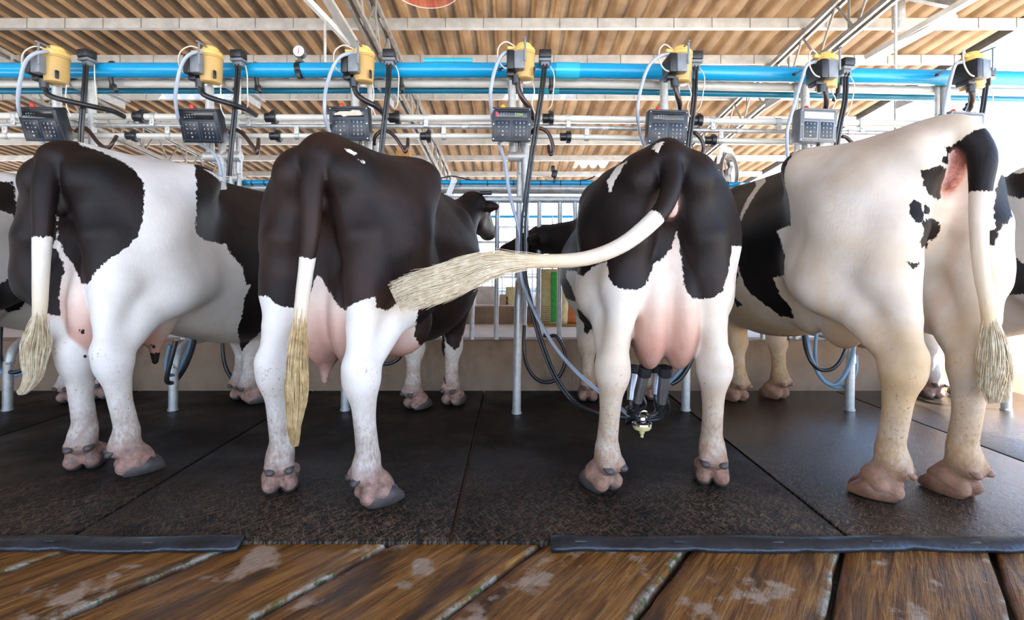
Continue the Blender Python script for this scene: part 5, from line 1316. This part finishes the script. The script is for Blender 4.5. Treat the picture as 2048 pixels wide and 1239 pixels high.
# white yard fence
def fence(name, lab, Y, x0, x1, zs, mat, step, r=.016, cols=None):
    f = empty(name, (x0, Y, .5), lab, 'fence', 'fences out in the bright yard'); k = 0
    for i, z in enumerate(zs):
        m = MB(); m.cyl((0, 0, z - .5), (x1 - x0, 0, z - .5), r, n=10); m.build('rail', (cols or {}).get(i, mat), f)
    x = 0
    while x <= x1 - x0 and k < 90:
        m = MB(); m.cyl((x, 0, .0), (x, 0, zs[0] - .5), r, n=8); m.build('picket', mat, f); x += step; k += 1
    return f
fence('yard_fence', 'white barred fence seen low between the two middle cows', 7.2, -1.3, 1.8, [1.02, .86, .62], M['white_steel'], .145, .011)
fence('rail_fence', 'tall rail fence with one blue rail, far behind the central posts', 8.6, -4.5, 5.0, [1.84, 1.66, 1.40, 1.12, .80], M['white_steel'], 1.3, .022, {0: M['blue'], 2: M['galv2']})
# wooden post and fan under the roof
m = MB(); a = at(807, 345, 6.9); b = at(807, 302, 6.9); m.box((a.x, 6.9, (.53 + b.z) / 2), (.19, .12, b.z - .53), bev=.006); tag(m.build('wooden_post', M['wood']), 'orange wooden post top behind the almost black cow\'s back', 'post')
fn = empty('barn_fan', at(1452, 345, 8.0), 'white framed barn fan under the roof between the two right cows', 'fan', rz=.75)
m = MB(); m.lathe([(.28, -.08), (.30, -.08), (.30, .08), (.28, .08), (.28, -.08)], (0, 0, 0), (0, 1, 0), 36, False); m.build('drum', M['dark_steel'], fn)
m = MB()
for sx in (-1, 1): m.bar((sx * .33, 0, -.36), (sx * .20, 0, .36), .07, .05, (0, 1, 0))
m.bar((-.36, 0, -.36), (.36, 0, -.36), .10, .05, (0, 1, 0)); m.bar((-.2, 0, .36), (.2, 0, .36), .10, .05, (0, 1, 0)); m.build('fan_frame', M['white_steel'], fn)
for k in range(4):
    a = k * PI / 2 + .4; m = MB(); m.box((.13 * math.cos(a), 0, .13 * math.sin(a)), (.22, .012, .11), Matrix.Rotation(-a, 3, 'Y') @ Matrix.Rotation(.5, 3, 'X'), .004); m.build('blade', M['dark_steel'], fn)
m = MB(); m.cyl((0, -.05, 0), (0, .08, 0), .05, n=16); m.build('motor', M['dark_steel'], fn)
m = MB()
for k in (1, 3): m.tube([((.05 + .05 * k) * math.cos(a), -.085, (.05 + .05 * k) * math.sin(a)) for a in np.linspace(0, 2 * PI, 25)], .003, 5, caps=False)
m.build('grille', M['dark_steel'], fn)
m = MB(); m.cyl((0, 0, .36), (0, 0, .62), .012, n=8); m.build('hanger', M['galv'], fn)
# neighbouring white shed frame out in the glare at the right
for a, b, lab in ((at(1900, 150, 14), at(2250, 60, 14), 'white sloping shed rafter out in the glare, upper'), (at(1880, 175, 14), at(2250, 100, 14), 'white sloping shed rafter out in the glare, lower')):
    member('shed_rafter', lab, 'rafter', a, b, .12, .12, M['white_steel'], 'neighbouring shed frame')
m = MB(); m.box((at(2000, 0, 14).x, 14.3, 3.2), (.14, .14, 5.6)); tag(m.build('shed_post', M['white_steel']), 'white shed post far out in the glare at the right', 'post')
# ------------------------------------------------------------------ daylight
w = bpy.data.worlds.new('daylight'); scene.world = w; w.use_nodes = True; nt = w.node_tree; bg = nt.nodes['Background']
tc = nt.nodes.new('ShaderNodeTexCoord'); sx = nt.nodes.new('ShaderNodeSeparateXYZ'); nt.links.new(tc.outputs['Generated'], sx.inputs[0])
rp = nt.nodes.new('ShaderNodeValToRGB'); e = rp.color_ramp.elements
e[0].position = .0; e[0].color = (.94, .96, 1.0, 1); e[1].position = .85; e[1].color = (.26, .48, 1.0, 1)
n_ = e.new(.10); n_.color = (.72, .85, 1.0, 1)
n2 = e.new(.27); n2.color = (.32, .57, 1.0, 1)
nt.links.new(sx.outputs['Z'], rp.inputs['Fac']); nt.links.new(rp.outputs['Color'], bg.inputs['Color']); bg.inputs['Strength'].default_value = 4.2
l = bpy.data.lights.new('sun', 'SUN'); l.energy = 38.0; l.angle = math.radians(2.0); l.color = (1, .95, .87)
so = bpy.data.objects.new('sun', l); COL.objects.link(so); so.rotation_euler = (math.radians(14), math.radians(35), 0)
# ------------------------------------------------------------------ camera
cam = bpy.data.cameras.new('camera'); cam.sensor_width = 36.0; cam.lens = 36.0 * FPX / 2048.0
cam.shift_y = -(1239 / 2 - HY) / 2048.0; cam.clip_start = .05
camo = bpy.data.objects.new('camera', cam); COL.objects.link(camo)
camo.location = (0, 0, CAMH); camo.rotation_euler = (PI / 2, 0, 0)
scene.camera = camo
scene.view_settings.view_transform = 'Standard'; scene.view_settings.look = 'None'
scene.view_settings.gamma = 1.0; scene.view_settings.use_curve_mapping = False
scene.view_settings.exposure = EXPOSURE
scene.cycles.max_bounces = 6; scene.cycles.diffuse_bounces = 3; scene.cycles.glossy_bounces = 3; scene.cycles.transmission_bounces = 5
scene.cycles.caustics_reflective = False; scene.cycles.caustics_refractive = False
